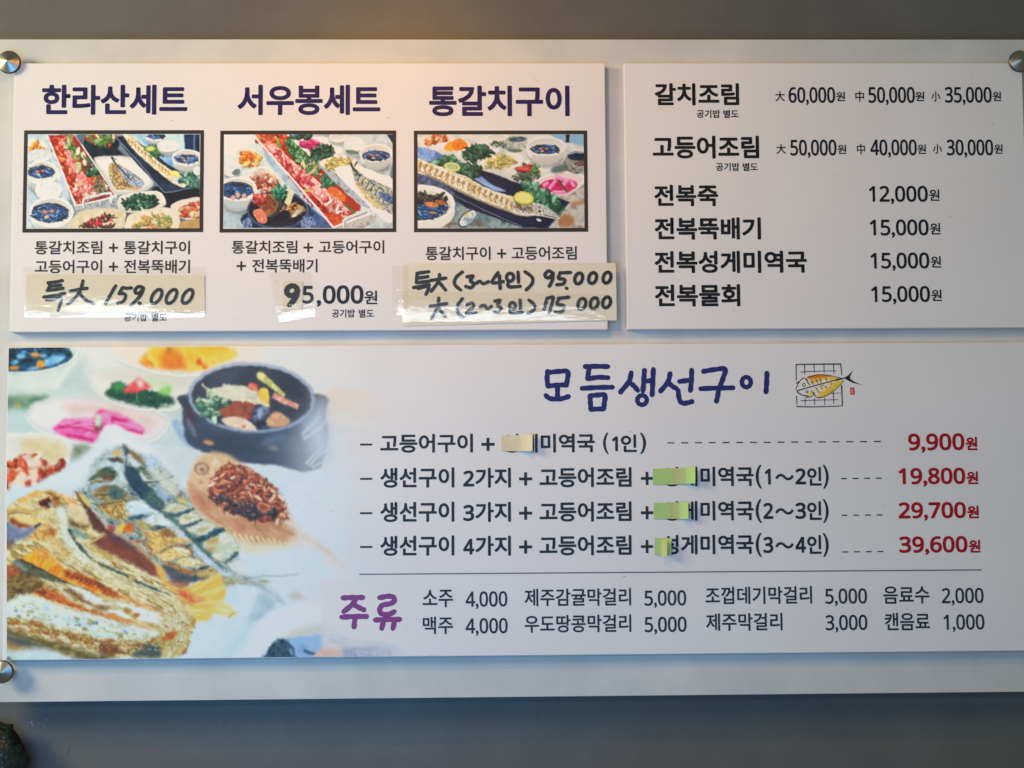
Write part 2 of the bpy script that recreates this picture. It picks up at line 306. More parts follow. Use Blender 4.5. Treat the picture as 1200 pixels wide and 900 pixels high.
    p.fill([(404, 100), (430, 92), (470, 140), (450, 170), (440, 240), (480, 270), (540, 300), (590, 400), (640, 450), (680, 520), (750, 580), (770, 620), (840, 690), (800, 720), (700, 660), (600, 580), (520, 510), (440, 410), (415, 290), (430, 200)], [(44, 62, 78), (60, 80, 94), (50, 70, 84)], blur=1.5, sc=6, ang=50, st=2, wob=1.4)
    p.fill([(600, 540), (680, 500), (740, 590), (760, 640), (680, 620)], TEAL, blur=2.4, sc=3)
    p.fill([(450, 140), (480, 150), (560, 190), (610, 250), (560, 250), (500, 200)], [(120, 116, 76), (150, 110, 70), (80, 90, 90)], blur=1.6, sc=3, wob=1); p.fill([(530, 280), (600, 290), (640, 340), (600, 350)], [(70, 84, 70), (110, 120, 90)], blur=1.6); p.fill([(460, 180), (520, 230), (570, 270), (500, 265)], (206, 218, 236), blur=1.5)
    p.fill([(540, 280), (580, 350), (640, 390), (720, 400), (620, 410), (580, 380)], (226, 230, 224), blur=1.4); p.line([(600, 415), (700, 408), (790, 382), (845, 366)], 12, 8, (44, 56, 60), blur=.9); p.fill([(600, 180), (690, 200), (700, 280), (640, 300)], (190, 214, 238), blur=4); p.fill([(680, 420), (760, 470), (810, 540), (770, 570), (700, 480)], [(140, 170, 210), (170, 196, 226), (120, 140, 170)], blur=2, sc=2.5, ang=50)
    p.fill([(640, 310), (760, 330), (850, 400), (900, 500), (820, 520), (720, 420)], [(226, 232, 226), (216, 220, 200)], blur=4, a=.8); p.ell(930, 575, 34, 14, (226, 190, 110), 10, blur=1.6); p.ell(925, 515, 26, 12, (120, 96, 70), -30, blur=1.5)
    p.frame(120, 590, 7.5)
    for q in ([(520, 60), (600, 0), (760, 20), (740, 60), (640, 84), (560, 90)], [(660, 130), (760, 60), (810, 60), (870, 130), (800, 175), (700, 195)], [(740, 220), (860, 160), (940, 160), (1005, 215), (900, 280), (830, 290)], [(880, 340), (1000, 270), (1090, 250), (1180, 330), (1190, 440), (1090, 500), (1000, 500), (920, 420)]):
        p.fill(q, [(206, 216, 196), (226, 232, 224), (190, 200, 170), (214, 226, 230)], blur=1.8, sc=4, ang=-20, st=2, edge=((150, 140, 90), 2.2, .6))
    for q in ([(520, 70), (600, 100), (700, 80), (780, 40), (810, 50), (740, 90), (640, 120), (570, 110)], [(680, 190), (760, 185), (860, 140), (870, 150), (790, 200), (710, 215)], [(820, 310), (900, 280), (1010, 220), (1080, 230), (980, 290), (860, 345)], [(1090, 490), (1160, 440), (1190, 430), (1140, 500), (1080, 530)]): p.fill(q, NAVY, blur=1.2, sc=4, wob=1)
    for x, y, w, h in ((970, 335, 50, 26), (660, 48, 40, 12), (740, 130, 30, 10), (880, 230, 40, 12), (960, 400, 40, 18)): p.ell(x, y, w, h, [(196, 150, 84), (170, 160, 100)], -15, blur=1.8, a=.85)
    p.fill([(540, 90), (620, 130), (700, 210), (800, 290), (860, 360), (940, 430), (1010, 520), (1100, 600), (1060, 580), (960, 500), (850, 400), (760, 300), (660, 200), (570, 130)], TEAL, blur=1.6, sc=3, ang=45, st=2, wob=1.2)
    p.fill([(1100, 530), (1180, 500), (1250, 520), (1330, 640), (1240, 640), (1140, 590)], [(226, 230, 226), (206, 216, 220)], blur=2.4, sc=3); p.fill([(1030, 650), (1150, 650), (1250, 670), (1500, 680), (1380, 700), (1200, 700), (1080, 740), (1050, 700)], [(150, 140, 100), (190, 190, 160), (96, 104, 100)], blur=2, sc=3, ang=5, st=3)
    p.line([(1250, 660), (1400, 640), (1540, 640), (1720, 620)], 14, 5, (130, 146, 160), blur=2, a=.7); p.fill([(1300, 690), (1420, 700), (1560, 820), (1600, 880), (1480, 820), (1380, 760)], [(150, 164, 176), (186, 200, 210), (120, 134, 146)], blur=2.4, sc=3, ang=35, st=3, a=.75)
    p.frame(90, 510, 7.5)
    streaks(p, [(150, 500), (420, 470), (760, 690), (1000, 900), (1240, 1180), (900, 1180), (500, 980), (250, 740)], 190, [(70, 76, 60), (240, 240, 232), (206, 186, 130), (110, 84, 50), (226, 236, 242)], .4, 1.3, 1.5, 5, 35, 3, .55)
    streaks(p, [(560, 200), (840, 380), (960, 560), (1100, 780), (1280, 980), (1000, 820), (760, 560)], 80, [(80, 96, 100), (236, 240, 236), (200, 190, 150), (70, 84, 70)], .4, 1.2, 1.5, 4, 10, 4, .5)

def paint_bream(p):
    CREAM = [(176, 156, 96), (214, 204, 154), (232, 230, 204), (140, 116, 62), (196, 180, 120)]; ICE = [(214, 230, 232), (230, 240, 236), (240, 240, 220), (206, 222, 222)]
    BROWN = [(110, 66, 44), (136, 86, 60), (92, 60, 50)]; OL = [(120, 100, 50), (160, 134, 66), (200, 176, 100), (90, 78, 46), (226, 214, 160)]
    p.frame(0, 655, 7.5)
    # cloth and shade under the fish
    p.fill([(0, 640), (100, 680), (300, 740), (500, 790), (800, 890), (760, 930), (0, 930)], [(150, 116, 70), (176, 146, 96)], blur=4, sc=6); p.fill([(0, 650), (120, 680), (300, 735), (480, 770), (380, 785), (200, 760), (0, 690)], (70, 84, 96), blur=4)
    p.fill([(60, 830), (200, 800), (360, 785), (460, 800), (600, 850), (720, 910), (60, 910)], [(196, 222, 238), (216, 232, 240)], blur=4); p.fill([(0, 770), (60, 790), (140, 850), (300, 880), (140, 930), (0, 930)], [(150, 196, 180), (206, 230, 226)], blur=4, sc=6); p.fill([(0, 860), (80, 880), (130, 920), (0, 930)], (70, 90, 90), blur=2)
    # whole outline first
    p.frame(0, 570, 7.5)
    p.fill([(50, 220), (100, 150), (190, 100), (300, 45), (420, 30), (520, 60), (600, 110), (680, 60), (740, 140), (830, 230), (930, 380), (1050, 440), (1200, 540), (1330, 640), (1430, 760), (1560, 900), (1680, 950), (1720, 1060), (1690, 1300), (1600, 1430), (1400, 1500), (1000, 1500), (700, 1440), (500, 1400), (240, 1330), (20, 1260), (20, 1000), (30, 760), (40, 560), (100, 500), (240, 450), (330, 370), (430, 310), (330, 330), (180, 355), (80, 300)], CREAM, blur=1.4, sc=4, ang=30, st=2.4, octv=4)
    # dark shade between jaw and body
    p.fill([(40, 310), (120, 340), (200, 370), (310, 330), (370, 330), (260, 440), (150, 480), (40, 520)], [(84, 100, 130), (120, 130, 150), (70, 84, 110)], blur=3, sc=8); p.ell(170, 395, 90, 30, (150, 160, 186), -10, blur=6, a=.7); p.fill([(40, 490), (120, 490), (60, 540)], (120, 90, 80), blur=3)
    # head
    p.fill([(60, 220), (130, 150), (300, 60), (420, 50), (470, 120), (540, 180), (580, 300), (520, 330), (420, 300), (330, 330), (180, 320), (80, 280)], [(206, 196, 146), (224, 218, 184), (180, 164, 106), (222, 226, 208)], blur=3, sc=5); p.fill([(170, 130), (260, 75), (340, 40), (360, 60), (280, 90), (220, 130)], [(216, 150, 60), (236, 200, 120)], blur=2)
    p.fill([(80, 215), (140, 190), (240, 200), (310, 230), (200, 225), (120, 230)], [(170, 130, 70), (206, 176, 110)], blur=1.6, wob=1); p.line([(70, 245), (160, 232), (270, 244)], 10, 5, (110, 80, 60), blur=.9); p.fill([(90, 290), (140, 290), (200, 325), (280, 340), (180, 362), (130, 335)], [(130, 70, 30), (166, 100, 50)], blur=1.4, wob=1); p.fill([(110, 265), (220, 260), (300, 300), (280, 330), (200, 310)], (236, 214, 150), blur=2.4); p.fill([(310, 270), (380, 290), (430, 305), (380, 340), (300, 325)], [(206, 170, 96), (236, 216, 150)], blur=1.8); p.fill([(305, 340), (370, 320), (350, 350), (310, 375)], (44, 56, 76), blur=1.5)
    p.ell(408, 146, 62, 48, [(190, 150, 90), (226, 206, 150)], 15, blur=2); p.fill([(350, 150), (380, 115), (430, 108), (462, 140), (440, 185), (390, 185)], [(70, 34, 30), (104, 52, 40), (50, 30, 34)], blur=1, wob=.8); p.ell(432, 158, 16, 13, (190, 196, 210), blur=.9); p.ell(418, 150, 10, 8, (30, 24, 30), blur=.8); p.ell(465, 165, 14, 20, (206, 216, 220), blur=1.4)
    p.fill([(415, 60), (470, 50), (505, 90), (520, 150), (500, 185), (470, 170), (470, 110)], [(130, 84, 40), (166, 116, 56), (96, 60, 36)], blur=1.4, wob=1); p.fill([(520, 70), (600, 90), (680, 160), (640, 170), (570, 110)], [(230, 176, 110), (244, 220, 180)], blur=1.8); p.line([(600, 110), (640, 140), (690, 165)], 8, 5, (196, 100, 50), blur=1)
    # gill shade and cheek
    p.fill([(530, 150), (590, 190), (600, 260), (680, 310), (780, 340), (720, 370), (620, 350), (590, 340), (580, 240)], [(120, 94, 50), (90, 74, 46), (160, 130, 76)], blur=2.2, sc=4, wob=1); p.fill([(600, 180), (700, 200), (800, 270), (780, 320), (660, 290), (620, 240)], [(226, 216, 190), (206, 190, 150)], blur=3, sc=4)
    p.fill([(560, 180), (500, 200), (540, 330), (600, 380), (590, 260)], [(206, 226, 230), (226, 238, 234)], blur=4); p.fill([(600, 360), (700, 380), (760, 440), (780, 460), (700, 450), (640, 420)], [(70, 100, 90), (150, 180, 170), (96, 110, 84)], blur=1.6, sc=2, wob=1)
    # body: pale flesh with golden scales
    p.fill([(430, 330), (540, 360), (640, 460), (760, 600), (900, 700), (1200, 850), (1500, 980), (1300, 960), (1000, 830), (760, 720), (560, 660), (480, 560), (420, 440)], [(206, 200, 156), (232, 232, 214), (176, 158, 100), (216, 224, 214)], blur=4, sc=4, ang=30, st=2)
    p.fill([(560, 330), (620, 420), (700, 540), (780, 640), (700, 620), (600, 520), (540, 420)], [(214, 232, 234), (230, 242, 240)], blur=4, a=.85); p.fill([(240, 450), (330, 370), (430, 330), (500, 440), (430, 480), (300, 470)], [(206, 160, 84), (236, 206, 140), (170, 116, 60), (240, 226, 180)], blur=2.4, sc=4, wob=1.4); p.ell(458, 405, 28, 40, (160, 104, 50), -20, blur=2, wob=1); p.ell(515, 380, 18, 12, (130, 110, 70), 30, blur=1.4)
    p.fill([(420, 440), (560, 520), (640, 600), (560, 640), (480, 560)], [(190, 150, 84), (226, 206, 150), (160, 120, 66)], blur=3, sc=2.6, ang=10, st=1.6, a=.85)
    p.line([(600, 370), (660, 470), (720, 550), (800, 630), (900, 690), (1060, 760), (1240, 850), (1500, 960)], 30, 12, [(50, 66, 66), (84, 104, 96), (40, 52, 60)], blur=1.2, sc=3, wob=1.4); p.line([(690, 450), (760, 560), (850, 640), (1000, 710)], 14, 8, (206, 222, 218), blur=1.4, a=.8)
    p.fill([(740, 500), (850, 470), (930, 400), (990, 470), (1100, 560), (1040, 660), (900, 620), (800, 570)], [(206, 186, 120), (170, 146, 84), (232, 222, 176), (140, 116, 66)], blur=2, sc=3, ang=30, st=2, wob=1.2)
    # the brown flap
    p.fill([(800, 490), (900, 430), (930, 380), (1020, 430), (1130, 500), (1300, 640), (1400, 740), (1440, 800), (1340, 790), (1200, 700), (1060, 640), (960, 580)], [(112, 64, 50), (132, 80, 60), (96, 60, 56)], blur=1.8, sc=8, ang=35, st=2, wob=1.2); p.fill([(930, 390), (1040, 440), (1160, 520), (1200, 560), (1060, 500), (960, 440)], (76, 66, 80), blur=3, a=.85); p.line([(800, 490), (880, 450), (930, 420)], 12, 8, (226, 206, 150), blur=1.4)
    p.fill([(670, 55), (700, 70), (760, 160), (830, 230), (900, 320), (940, 390), (920, 410), (840, 330), (760, 230), (720, 150)], [(78, 50, 50), (104, 66, 54), (60, 50, 60)], blur=1.3, sc=3, wob=1); p.fill([(690, 60), (770, 110), (800, 170), (760, 170), (710, 110)], [(214, 190, 110), (236, 226, 180)], blur=1.8); p.fill([(780, 280), (860, 300), (920, 390), (860, 400), (800, 340)], [(110, 70, 50), (84, 56, 50)], blur=1.6, wob=1)
    # amber fin and rust ridge
    p.frame(0, 655, 7.5)
    p.fill([(180, 5), (260, -40), (330, -90), (400, -60), (480, 0), (540, 70), (700, 130), (860, 200), (1000, 280), (1120, 360), (980, 330), (820, 290), (700, 240), (580, 205), (420, 120), (280, 50)], [(236, 160, 50), (244, 186, 80), (216, 120, 40), (230, 140, 44)], blur=1.2, sc=5, ang=-60, st=3)
    p.fill([(300, -50), (400, -90), (480, -20), (540, 60), (500, 60), (420, 0)], [(226, 190, 110), (196, 140, 70), (240, 216, 150)], blur=2); p.fill([(550, 90), (640, 120), (760, 160), (900, 220), (1010, 290), (1050, 340), (960, 320), (840, 250), (760, 240), (700, 190), (600, 170)], [(130, 66, 40), (160, 84, 46), (110, 56, 40)], blur=1.6, sc=4, ang=30, st=2, wob=1.2); p.fill([(1040, 330), (1160, 350), (1320, 420), (1480, 500), (1560, 520), (1400, 520), (1200, 430)], [(196, 130, 70), (220, 170, 110), (160, 100, 56)], blur=2, sc=3, ang=25, st=3)
    for k in range(12): p.line([(600+k*38, 170+k*13), (640+k*36, 120+k*19)], 6, 3, (244, 170, 70) if k % 3 else (250, 206, 120), blur=.9, a=.7)
    p.fill([(120, 30), (180, 5), (290, 60), (430, 130), (590, 215), (520, 215), (380, 180), (250, 150), (140, 140)], [(78, 86, 70), (104, 106, 80), (60, 66, 60)], blur=1.5, sc=4, wob=1); p.line([(180, 8), (300, 62), (440, 135), (590, 210), (740, 262), (880, 320)], 14, 6, (54, 50, 44), blur=1); p.fill([(120, 30), (200, 60), (240, 100), (170, 90)], [(110, 130, 130), (150, 166, 160)], blur=1.5, sc=2)
    p.fill([(20, 110), (110, 60), (180, 110), (320, 170), (380, 240), (300, 300), (180, 320), (60, 380), (20, 400)], [(120, 96, 56), (96, 76, 50), (150, 130, 80), (80, 66, 50)], blur=2, sc=4, ang=-30, st=1.6, wob=1.2); p.fill([(30, 110), (110, 50), (170, 110), (100, 150)], [(150, 80, 50), (170, 110, 70)], blur=2)
    p.fill([(500, 215), (640, 240), (800, 290), (1000, 350), (1200, 410), (1400, 480), (1650, 580), (1600, 640), (1300, 560), (1100, 520), (900, 460), (700, 370), (560, 310)], ICE+[(190, 166, 100), (226, 214, 170)], blur=2, sc=4, ang=20, st=2.4, wob=1)
    p.fill([(560, 260), (700, 300), (760, 350), (840, 400), (960, 420), (900, 450), (760, 400), (640, 340)], [(120, 84, 50), (166, 134, 84), (96, 70, 50), (226, 216, 176)], blur=1.8, sc=3, ang=25, st=2, wob=1.4); p.ell(1130, 455, 40, 22, (170, 126, 60), 10, blur=1.6, wob=1); p.ell(1200, 490, 26, 14, (170, 110, 56), 10, blur=1.4)
    p.fill([(300, 300), (360, 260), (480, 280), (560, 330), (700, 400), (800, 450), (900, 480), (1000, 490), (1120, 540), (1300, 600), (1500, 650), (1540, 665), (1400, 640), (1200, 600), (1060, 560), (860, 500), (700, 460), (560, 400), (400, 350)], [(140, 66, 36), (176, 96, 50), (206, 130, 70), (120, 60, 40)], blur=1.4, sc=3.4, ang=25, st=2, wob=1); p.line([(960, 490), (1100, 545), (1260, 590), (1420, 630)], 16, 14, (222, 150, 66), blur=1.4)
    for k in range(30): p.ell(330+k*17+3*(k % 2), 335+k*5.4, 7, 5, (232, 206, 150), 20, blur=.7, a=.85)
    # lower fillet
    p.fill([(30, 410), (100, 350), (200, 315), (320, 330), (500, 400), (700, 460), (900, 510), (1100, 560), (1300, 610), (1500, 660), (1380, 740), (1100, 720), (900, 700), (700, 640), (500, 600), (260, 560), (40, 520)], [(190, 212, 218), (212, 230, 234), (226, 232, 218), (180, 196, 180)], blur=2.4, sc=4, ang=15, st=2)
    p.fill([(30, 520), (140, 530), (280, 540), (460, 600), (640, 640), (860, 700), (960, 730), (1100, 720), (1300, 700), (1450, 690), (1400, 800), (1240, 830), (1000, 850), (800, 800), (600, 760), (400, 700), (200, 640), (40, 590)], [(190, 166, 92), (140, 104, 52), (226, 212, 160), (104, 74, 42), (170, 146, 80), (240, 234, 200)], blur=1.6, sc=3.2, ang=20, st=1.8, octv=4, wob=1.4)
    p.fill([(30, 600), (200, 650), (400, 705), (600, 760), (800, 820), (1000, 850), (900, 900), (700, 880), (480, 800), (240, 720), (30, 650)], [(120, 108, 60), (90, 84, 56), (150, 136, 76)], blur=2.6, sc=3, ang=15, st=2, wob=1.4)
    for x, y, w, h, r in ((140, 560, 50, 18, 20), (320, 570, 60, 26, 10), (480, 660, 50, 20, 10), (620, 670, 46, 22, 30), (760, 720, 50, 24, 10), (960, 720, 36, 20, -10), (920, 770, 50, 26, 20), (380, 640, 40, 14, 20)): p.ell(x, y, w, h, [(136, 84, 40), (170, 116, 56), (110, 74, 40)], r, blur=1.5, sc=2.5, wob=1.2, a=.85)
    for x, y, w, h, r in ((220, 600, 60, 14, 15), (420, 690, 70, 12, 15), (560, 700, 50, 16, 30), (700, 760, 60, 14, 10), (540, 620, 50, 10, 10), (860, 750, 40, 14, 20), (1050, 790, 50, 16, 0), (120, 600, 40, 12, 20)): p.ell(x, y, w, h, (248, 244, 222), r, blur=1.4, wob=1, a=.8)
    p.fill([(880, 740), (1000, 760), (1060, 820), (980, 840), (900, 820)], [(110, 70, 50), (140, 96, 60)], blur=1.8, wob=1.2)
    R = np.random.RandomState(4)
    for k in range(46): x = 120+R.rand()*1100; y = 370+x*.2+R.rand()*110; p.ell(x, y, 6+R.rand()*18, 3+R.rand()*5, ((130, 120, 70), (90, 96, 80), (170, 150, 90), (80, 110, 130))[R.randint(4)], 10, blur=.8, a=.75)
    # tail end
    p.frame(130, 650, 7.5)
    p.fill([(440, 110), (500, 100), (700, 180), (860, 200), (760, 230), (640, 280), (540, 240)], [(70, 80, 90), (96, 96, 96)], blur=1.6, sc=6); p.fill([(520, 235), (600, 240), (680, 260), (620, 300), (560, 280)], [(176, 124, 84), (150, 96, 70)], blur=2)
    p.fill([(400, 90), (440, 110), (480, 200), (540, 270), (600, 310), (560, 320), (470, 270), (410, 170)], [(232, 190, 110), (214, 160, 80)], blur=1.8, sc=4)
    p.fill([(590, 320), (660, 290), (760, 240), (880, 190), (970, 160), (975, 240), (1010, 330), (980, 400), (860, 420), (720, 440), (640, 400)], [(240, 206, 120), (232, 184, 92), (244, 220, 150), (236, 196, 104)], blur=1.6, sc=6, ang=-25, st=4); p.fill([(590, 320), (640, 310), (740, 370), (800, 400), (720, 430), (640, 400)], [(206, 116, 70), (190, 96, 60), (226, 150, 90)], blur=4)
    p.fill([(700, 450), (860, 420), (1000, 430), (1090, 510), (1050, 545), (920, 520), (860, 570), (720, 610), (720, 540), (680, 490)], [(244, 216, 136), (236, 190, 96), (248, 232, 180)], blur=2, sc=6, ang=0, st=4); p.fill([(920, 440), (1020, 450), (1085, 520), (980, 520)], (240, 232, 196), blur=4, a=.8); p.line([(1040, 548), (1085, 515)], 8, 5, (150, 130, 70), blur=1.2)
    for a in ([(680, 340), (820, 290), (950, 210)], [(700, 380), (850, 350), (980, 300)], [(740, 460), (880, 440), (1020, 470)], [(740, 520), (840, 500), (920, 500)]): p.line(a, 5, 2, (206, 150, 70), blur=1, a=.55)
    p.fill([(420, 600), (540, 520), (700, 500), (740, 570), (700, 640), (690, 740), (640, 860), (560, 900), (420, 900), (420, 740)], [(206, 200, 160), (180, 160, 96), (230, 230, 212), (150, 130, 76)], blur=2.4, sc=4, wob=1.2); p.fill([(440, 740), (500, 690), (585, 675), (560, 720), (480, 770)], [(190, 110, 50), (160, 90, 46)], blur=1.6, wob=1); p.fill([(330, 800), (420, 760), (500, 760), (440, 850), (420, 900), (340, 900)], [(150, 130, 70), (190, 170, 100), (110, 96, 56)], blur=2, sc=3, wob=1.4); p.fill([(220, 840), (300, 790), (400, 800), (430, 840), (420, 900), (220, 900)], [(70, 84, 90), (96, 104, 96)], blur=2.4)
    p.fill([(480, 790), (500, 760), (500, 850), (470, 860)], (206, 196, 140), blur=1.6); p.fill([(600, 880), (650, 830), (690, 750), (680, 800), (650, 860)], [(120, 74, 36), (160, 110, 56)], blur=1.3, wob=1); p.ell(715, 600, 16, 30, (176, 140, 70), 20, blur=1.4)
    p.frame(0, 570, 7.5)
    streaks(p, [(430, 340), (620, 420), (900, 700), (1300, 900), (1640, 1040), (1300, 960), (900, 850), (560, 680), (440, 500)], 260, [(150, 120, 66), (250, 248, 230), (190, 156, 90), (110, 100, 70), (226, 240, 240)], .5, 1.6, 1.5, 5, 30, 7, .5)
    streaks(p, [(40, 1150), (400, 1200), (900, 1330), (1500, 1340), (1500, 1440), (900, 1440), (400, 1330), (40, 1240)], 240, [(110, 74, 40), (250, 246, 222), (160, 120, 60), (226, 200, 130), (80, 70, 46)], .5, 1.8, 2, 6, 20, 8, .6, spread=35)
    streaks(p, [(60, 640), (300, 800), (560, 900), (900, 1050), (600, 960), (300, 940), (60, 960)], 90, [(170, 166, 110), (70, 60, 44), (206, 196, 140), (140, 100, 60)], .4, 1.1, 1.5, 5, -35, 9, .55, spread=40)
    streaks(p, [(600, 820), (1000, 960), (1500, 1120), (1650, 1200), (1300, 1150), (900, 1060)], 110, [(130, 104, 60), (246, 246, 232), (180, 140, 80)], .4, 1.3, 1.5, 5, 20, 10, .55)

def paint_big():
    p = Print(8, 404, 530, 777, .85, (222, 226, 230))
    X, Y = np.meshgrid(p.x, p.y)
    n = p.noise(X, Y, 60)[..., None]; t = np.clip((Y-440)/200, 0, 1)[..., None]
    p.im = p.im*(1-t*.6)+np.array([208, 224, 232])/255.*t*.6; p.im = p.im*(1-.35*n)+np.array([205, 224, 226])/255.*.35*n
    p.frame(0, 390, 4.5); p.blurk, p.wobk = 1.7, .8
    p.fill([(20, 330), (260, 260), (420, 150), (470, 240), (480, 330), (320, 340), (180, 370), (130, 450), (190, 520), (320, 570), (400, 590), (460, 610), (400, 680), (20, 560)], [(160, 192, 194), (184, 210, 212)], blur=9, sc=24, a=.85)
    p.fill([(460, 600), (700, 590), (880, 560), (930, 420), (1030, 400), (1000, 620), (760, 620)], [(164, 196, 202), (186, 212, 218)], blur=9, sc=24, a=.9)
    p.fill([(470, 300), (600, 390), (860, 420), (960, 390), (1010, 320), (1030, 400), (900, 440), (600, 400)], (190, 204, 200), blur=5, a=.8)
    # bowl of blue soup in the corner
    p.fill([(20, 60), (420, 55), (440, 85), (400, 150), (330, 255), (270, 325), (150, 350), (20, 335)], [(196, 215, 216), (214, 226, 226)], blur=2.5, sc=30, edge=((228, 234, 236), 9, .7))
    p.fill([(46, 300), (160, 322), (280, 300), (240, 335), (130, 350), (20, 345)], (168, 192, 192), blur=5, a=.6)
    p.fill([(20, 92), (100, 80), (200, 66), (330, 68), (384, 125), (300, 178), (180, 200), (20, 200)], [(15, 38, 62), (24, 60, 72), (40, 88, 128), (22, 44, 72), (110, 175, 225)], blur=1.4, sc=8, st=1.8)
    for x, y, w, h in ((290, 140, 55, 20), (110, 122, 22, 14), (230, 120, 18, 10), (180, 185, 40, 9), (80, 155, 20, 14), (255, 165, 30, 10)): p.ell(x, y, w, h, [(90, 165, 225), (170, 210, 245)], -12, blur=1.6, sc=5)
    for x, y, w, h in ((185, 118, 26, 11), (216, 166, 24, 22), (75, 186, 30, 9)): p.ell(x, y, w, h, [(205, 130, 60), (240, 185, 90)], blur=1.6, sc=4)
    p.fill([(20, 340), (200, 332), (250, 340), (170, 385), (120, 425), (20, 445)], [(92, 124, 106), (130, 160, 140)], blur=3, sc=10)
    p.ell(92, 383, 16, 11, (178, 160, 70), blur=2)
    p.fill([(20, 420), (110, 400), (150, 440), (160, 520), (60, 540), (20, 545)], (186, 212, 218), blur=4)
    # orange side dish
    p.fill([(600, 80), (700, 60), (1300, 60), (1360, 120), (1250, 200), (1000, 225), (800, 200), (640, 140)], (230, 222, 214), blur=4)
    p.fill([(735, 142), (770, 108), (830, 60), (1120, 60), (1230, 90), (1240, 130), (1150, 165), (1040, 205), (880, 204), (765, 178)], [(240, 170, 60), (252, 190, 70), (248, 205, 110), (226, 130, 50)], blur=2, sc=12, st=2, ang=40)
    p.fill([(860, 110), (900, 85), (950, 110), (980, 185), (900, 200), (850, 170)], [(212, 116, 52), (232, 140, 56)], blur=4, sc=6)
    p.ell(892, 92, 16, 20, (170, 130, 60), blur=2); p.ell(1050, 150, 13, 16, (205, 90, 40), blur=1.6); p.ell(1180, 120, 70, 25, (248, 206, 120), -20, blur=4, a=.7)
    # green salad dish
    p.fill([(470, 230), (560, 190), (800, 190), (1010, 215), (990, 330), (930, 405), (780, 405), (600, 370), (490, 300)], [(220, 226, 222), (232, 234, 230)], blur=3, sc=20, edge=((190, 204, 200), 7, .5))
    p.fill([(520, 235), (650, 205), (990, 225), (960, 300), (800, 260), (640, 250)], (206, 208, 200), blur=5, a=.8)
    p.fill([(556, 325), (600, 265), (640, 262), (700, 290), (800, 305), (905, 335), (895, 384), (740, 390), (620, 362)], [(28, 56, 50), (52, 92, 72), (36, 70, 60), (84, 130, 96)], blur=1.8, sc=5, wob=2)
    p.ell(625, 285, 28, 22, (72, 140, 84), blur=2.5); p.ell(872, 300, 34, 28, [(160, 210, 120), (120, 185, 90)], blur=3, sc=5); p.ell(830, 265, 50, 25, (196, 216, 190), blur=4)
    p.fill([(655, 302), (700, 262), (740, 245), (795, 285), (740, 308), (690, 318)], [(205, 60, 70), (232, 110, 110)], blur=1.8, sc=5); p.ell(740, 268, 16, 22, (244, 205, 208), -20, blur=2)
    # pink pickles
    p.fill([(138, 450), (180, 372), (330, 342), (550, 350), (800, 405), (888, 455), (860, 530), (780, 575), (650, 565), (470, 592), (300, 545), (190, 505)], [(222, 226, 232), (234, 234, 238)], blur=2.2, sc=20, edge=((186, 200, 204), 7, .55))
    p.fill([(330, 372), (560, 372), (780, 420), (850, 460), (800, 530), (700, 520), (560, 440), (380, 430)], [(214, 198, 194), (228, 214, 214)], blur=5, sc=16)
    p.fill([(278, 512), (300, 480), (345, 452), (430, 448), (490, 444), (530, 400), (580, 415), (640, 432), (690, 458), (755, 500), (752, 530), (660, 515), (590, 490), (540, 520), (500, 576), (420, 566), (340, 545)], [(196, 56, 126), (232, 104, 170), (240, 140, 192), (214, 80, 150)], blur=1.8, sc=9, st=2.5, ang=10)
    for a in ([(320, 480), (420, 462), (500, 462)], [(360, 500), (440, 480), (500, 488)], [(545, 420), (575, 455), (580, 490)], [(600, 470), (700, 490), (750, 505)], [(450, 540), (480, 520), (500, 500)]): p.line(a, 16, 10, (246, 170, 210), blur=1.6, a=.8)
    for a in ([(310, 495), (420, 500), (490, 520)], [(590, 445), (640, 455), (670, 462)], [(650, 512), (700, 515), (752, 528)], [(355, 538), (420, 550), (490, 568)]): p.line(a, 14, 8, (170, 40, 100), blur=1.8, a=.75)
    p.ell(516, 500, 22, 30, (110, 52, 58), 15, blur=2.4, a=.8); p.ell(518, 464, 18, 32, [(150, 190, 165), (206, 226, 214)], 8, blur=1.8, sc=4)
    # rims of the bowls at the back
    for a, w in (([(20, 208), (180, 206), (300, 182), (392, 132), (420, 78)], 7), ([(470, 232), (500, 300), (600, 372), (780, 408), (930, 400), (1000, 330)], 6), ([(610, 140), (800, 204), (1000, 226), (1250, 200)], 6), ([(140, 452), (190, 508), (300, 548), (470, 594), (560, 585)], 7), ([(650, 566), (780, 576), (862, 530), (890, 456), (800, 404)], 6), ([(150, 532), (300, 550), (384, 602), (372, 664), (300, 742)], 7)):
        p.line(a, w, w, (246, 248, 246), blur=1.2, a=.8); p.line([(x+4, y+9) for x, y in a], w*1.4, w, (176, 196, 198), blur=2.2, a=.45)
    # kimchi dish
    p.fill([(20, 556), (150, 532), (300, 550), (382, 600), (372, 662), (300, 745), (200, 810), (20, 850)], [(222, 224, 220), (210, 216, 214)], blur=2, sc=22, edge=((236, 238, 238), 8, .8))
    p.fill([(110, 575), (180, 556), (330, 580), (350, 640), (290, 690), (180, 640), (130, 625)], [(206, 196, 156), (220, 212, 184)], blur=4, sc=12)
    p.ell(205, 632, 14, 7, (240, 232, 200), blur=1.5)
    K = [(20, 690), (70, 668), (120, 640), (200, 652), (260, 700), (322, 694), (270, 760), (180, 835), (100, 880), (20, 900)]
    p.fill(K, [(150, 62, 36), (196, 104, 70), (226, 170, 146), (120, 44, 26)], blur=1.4, sc=6, wob=1.5)
    p.bits(K, 46, [(190, 80, 44), (216, 130, 90), (236, 206, 190), (150, 52, 30), (228, 170, 140)], 14, 34, 1.5, seed=3, blur=1)
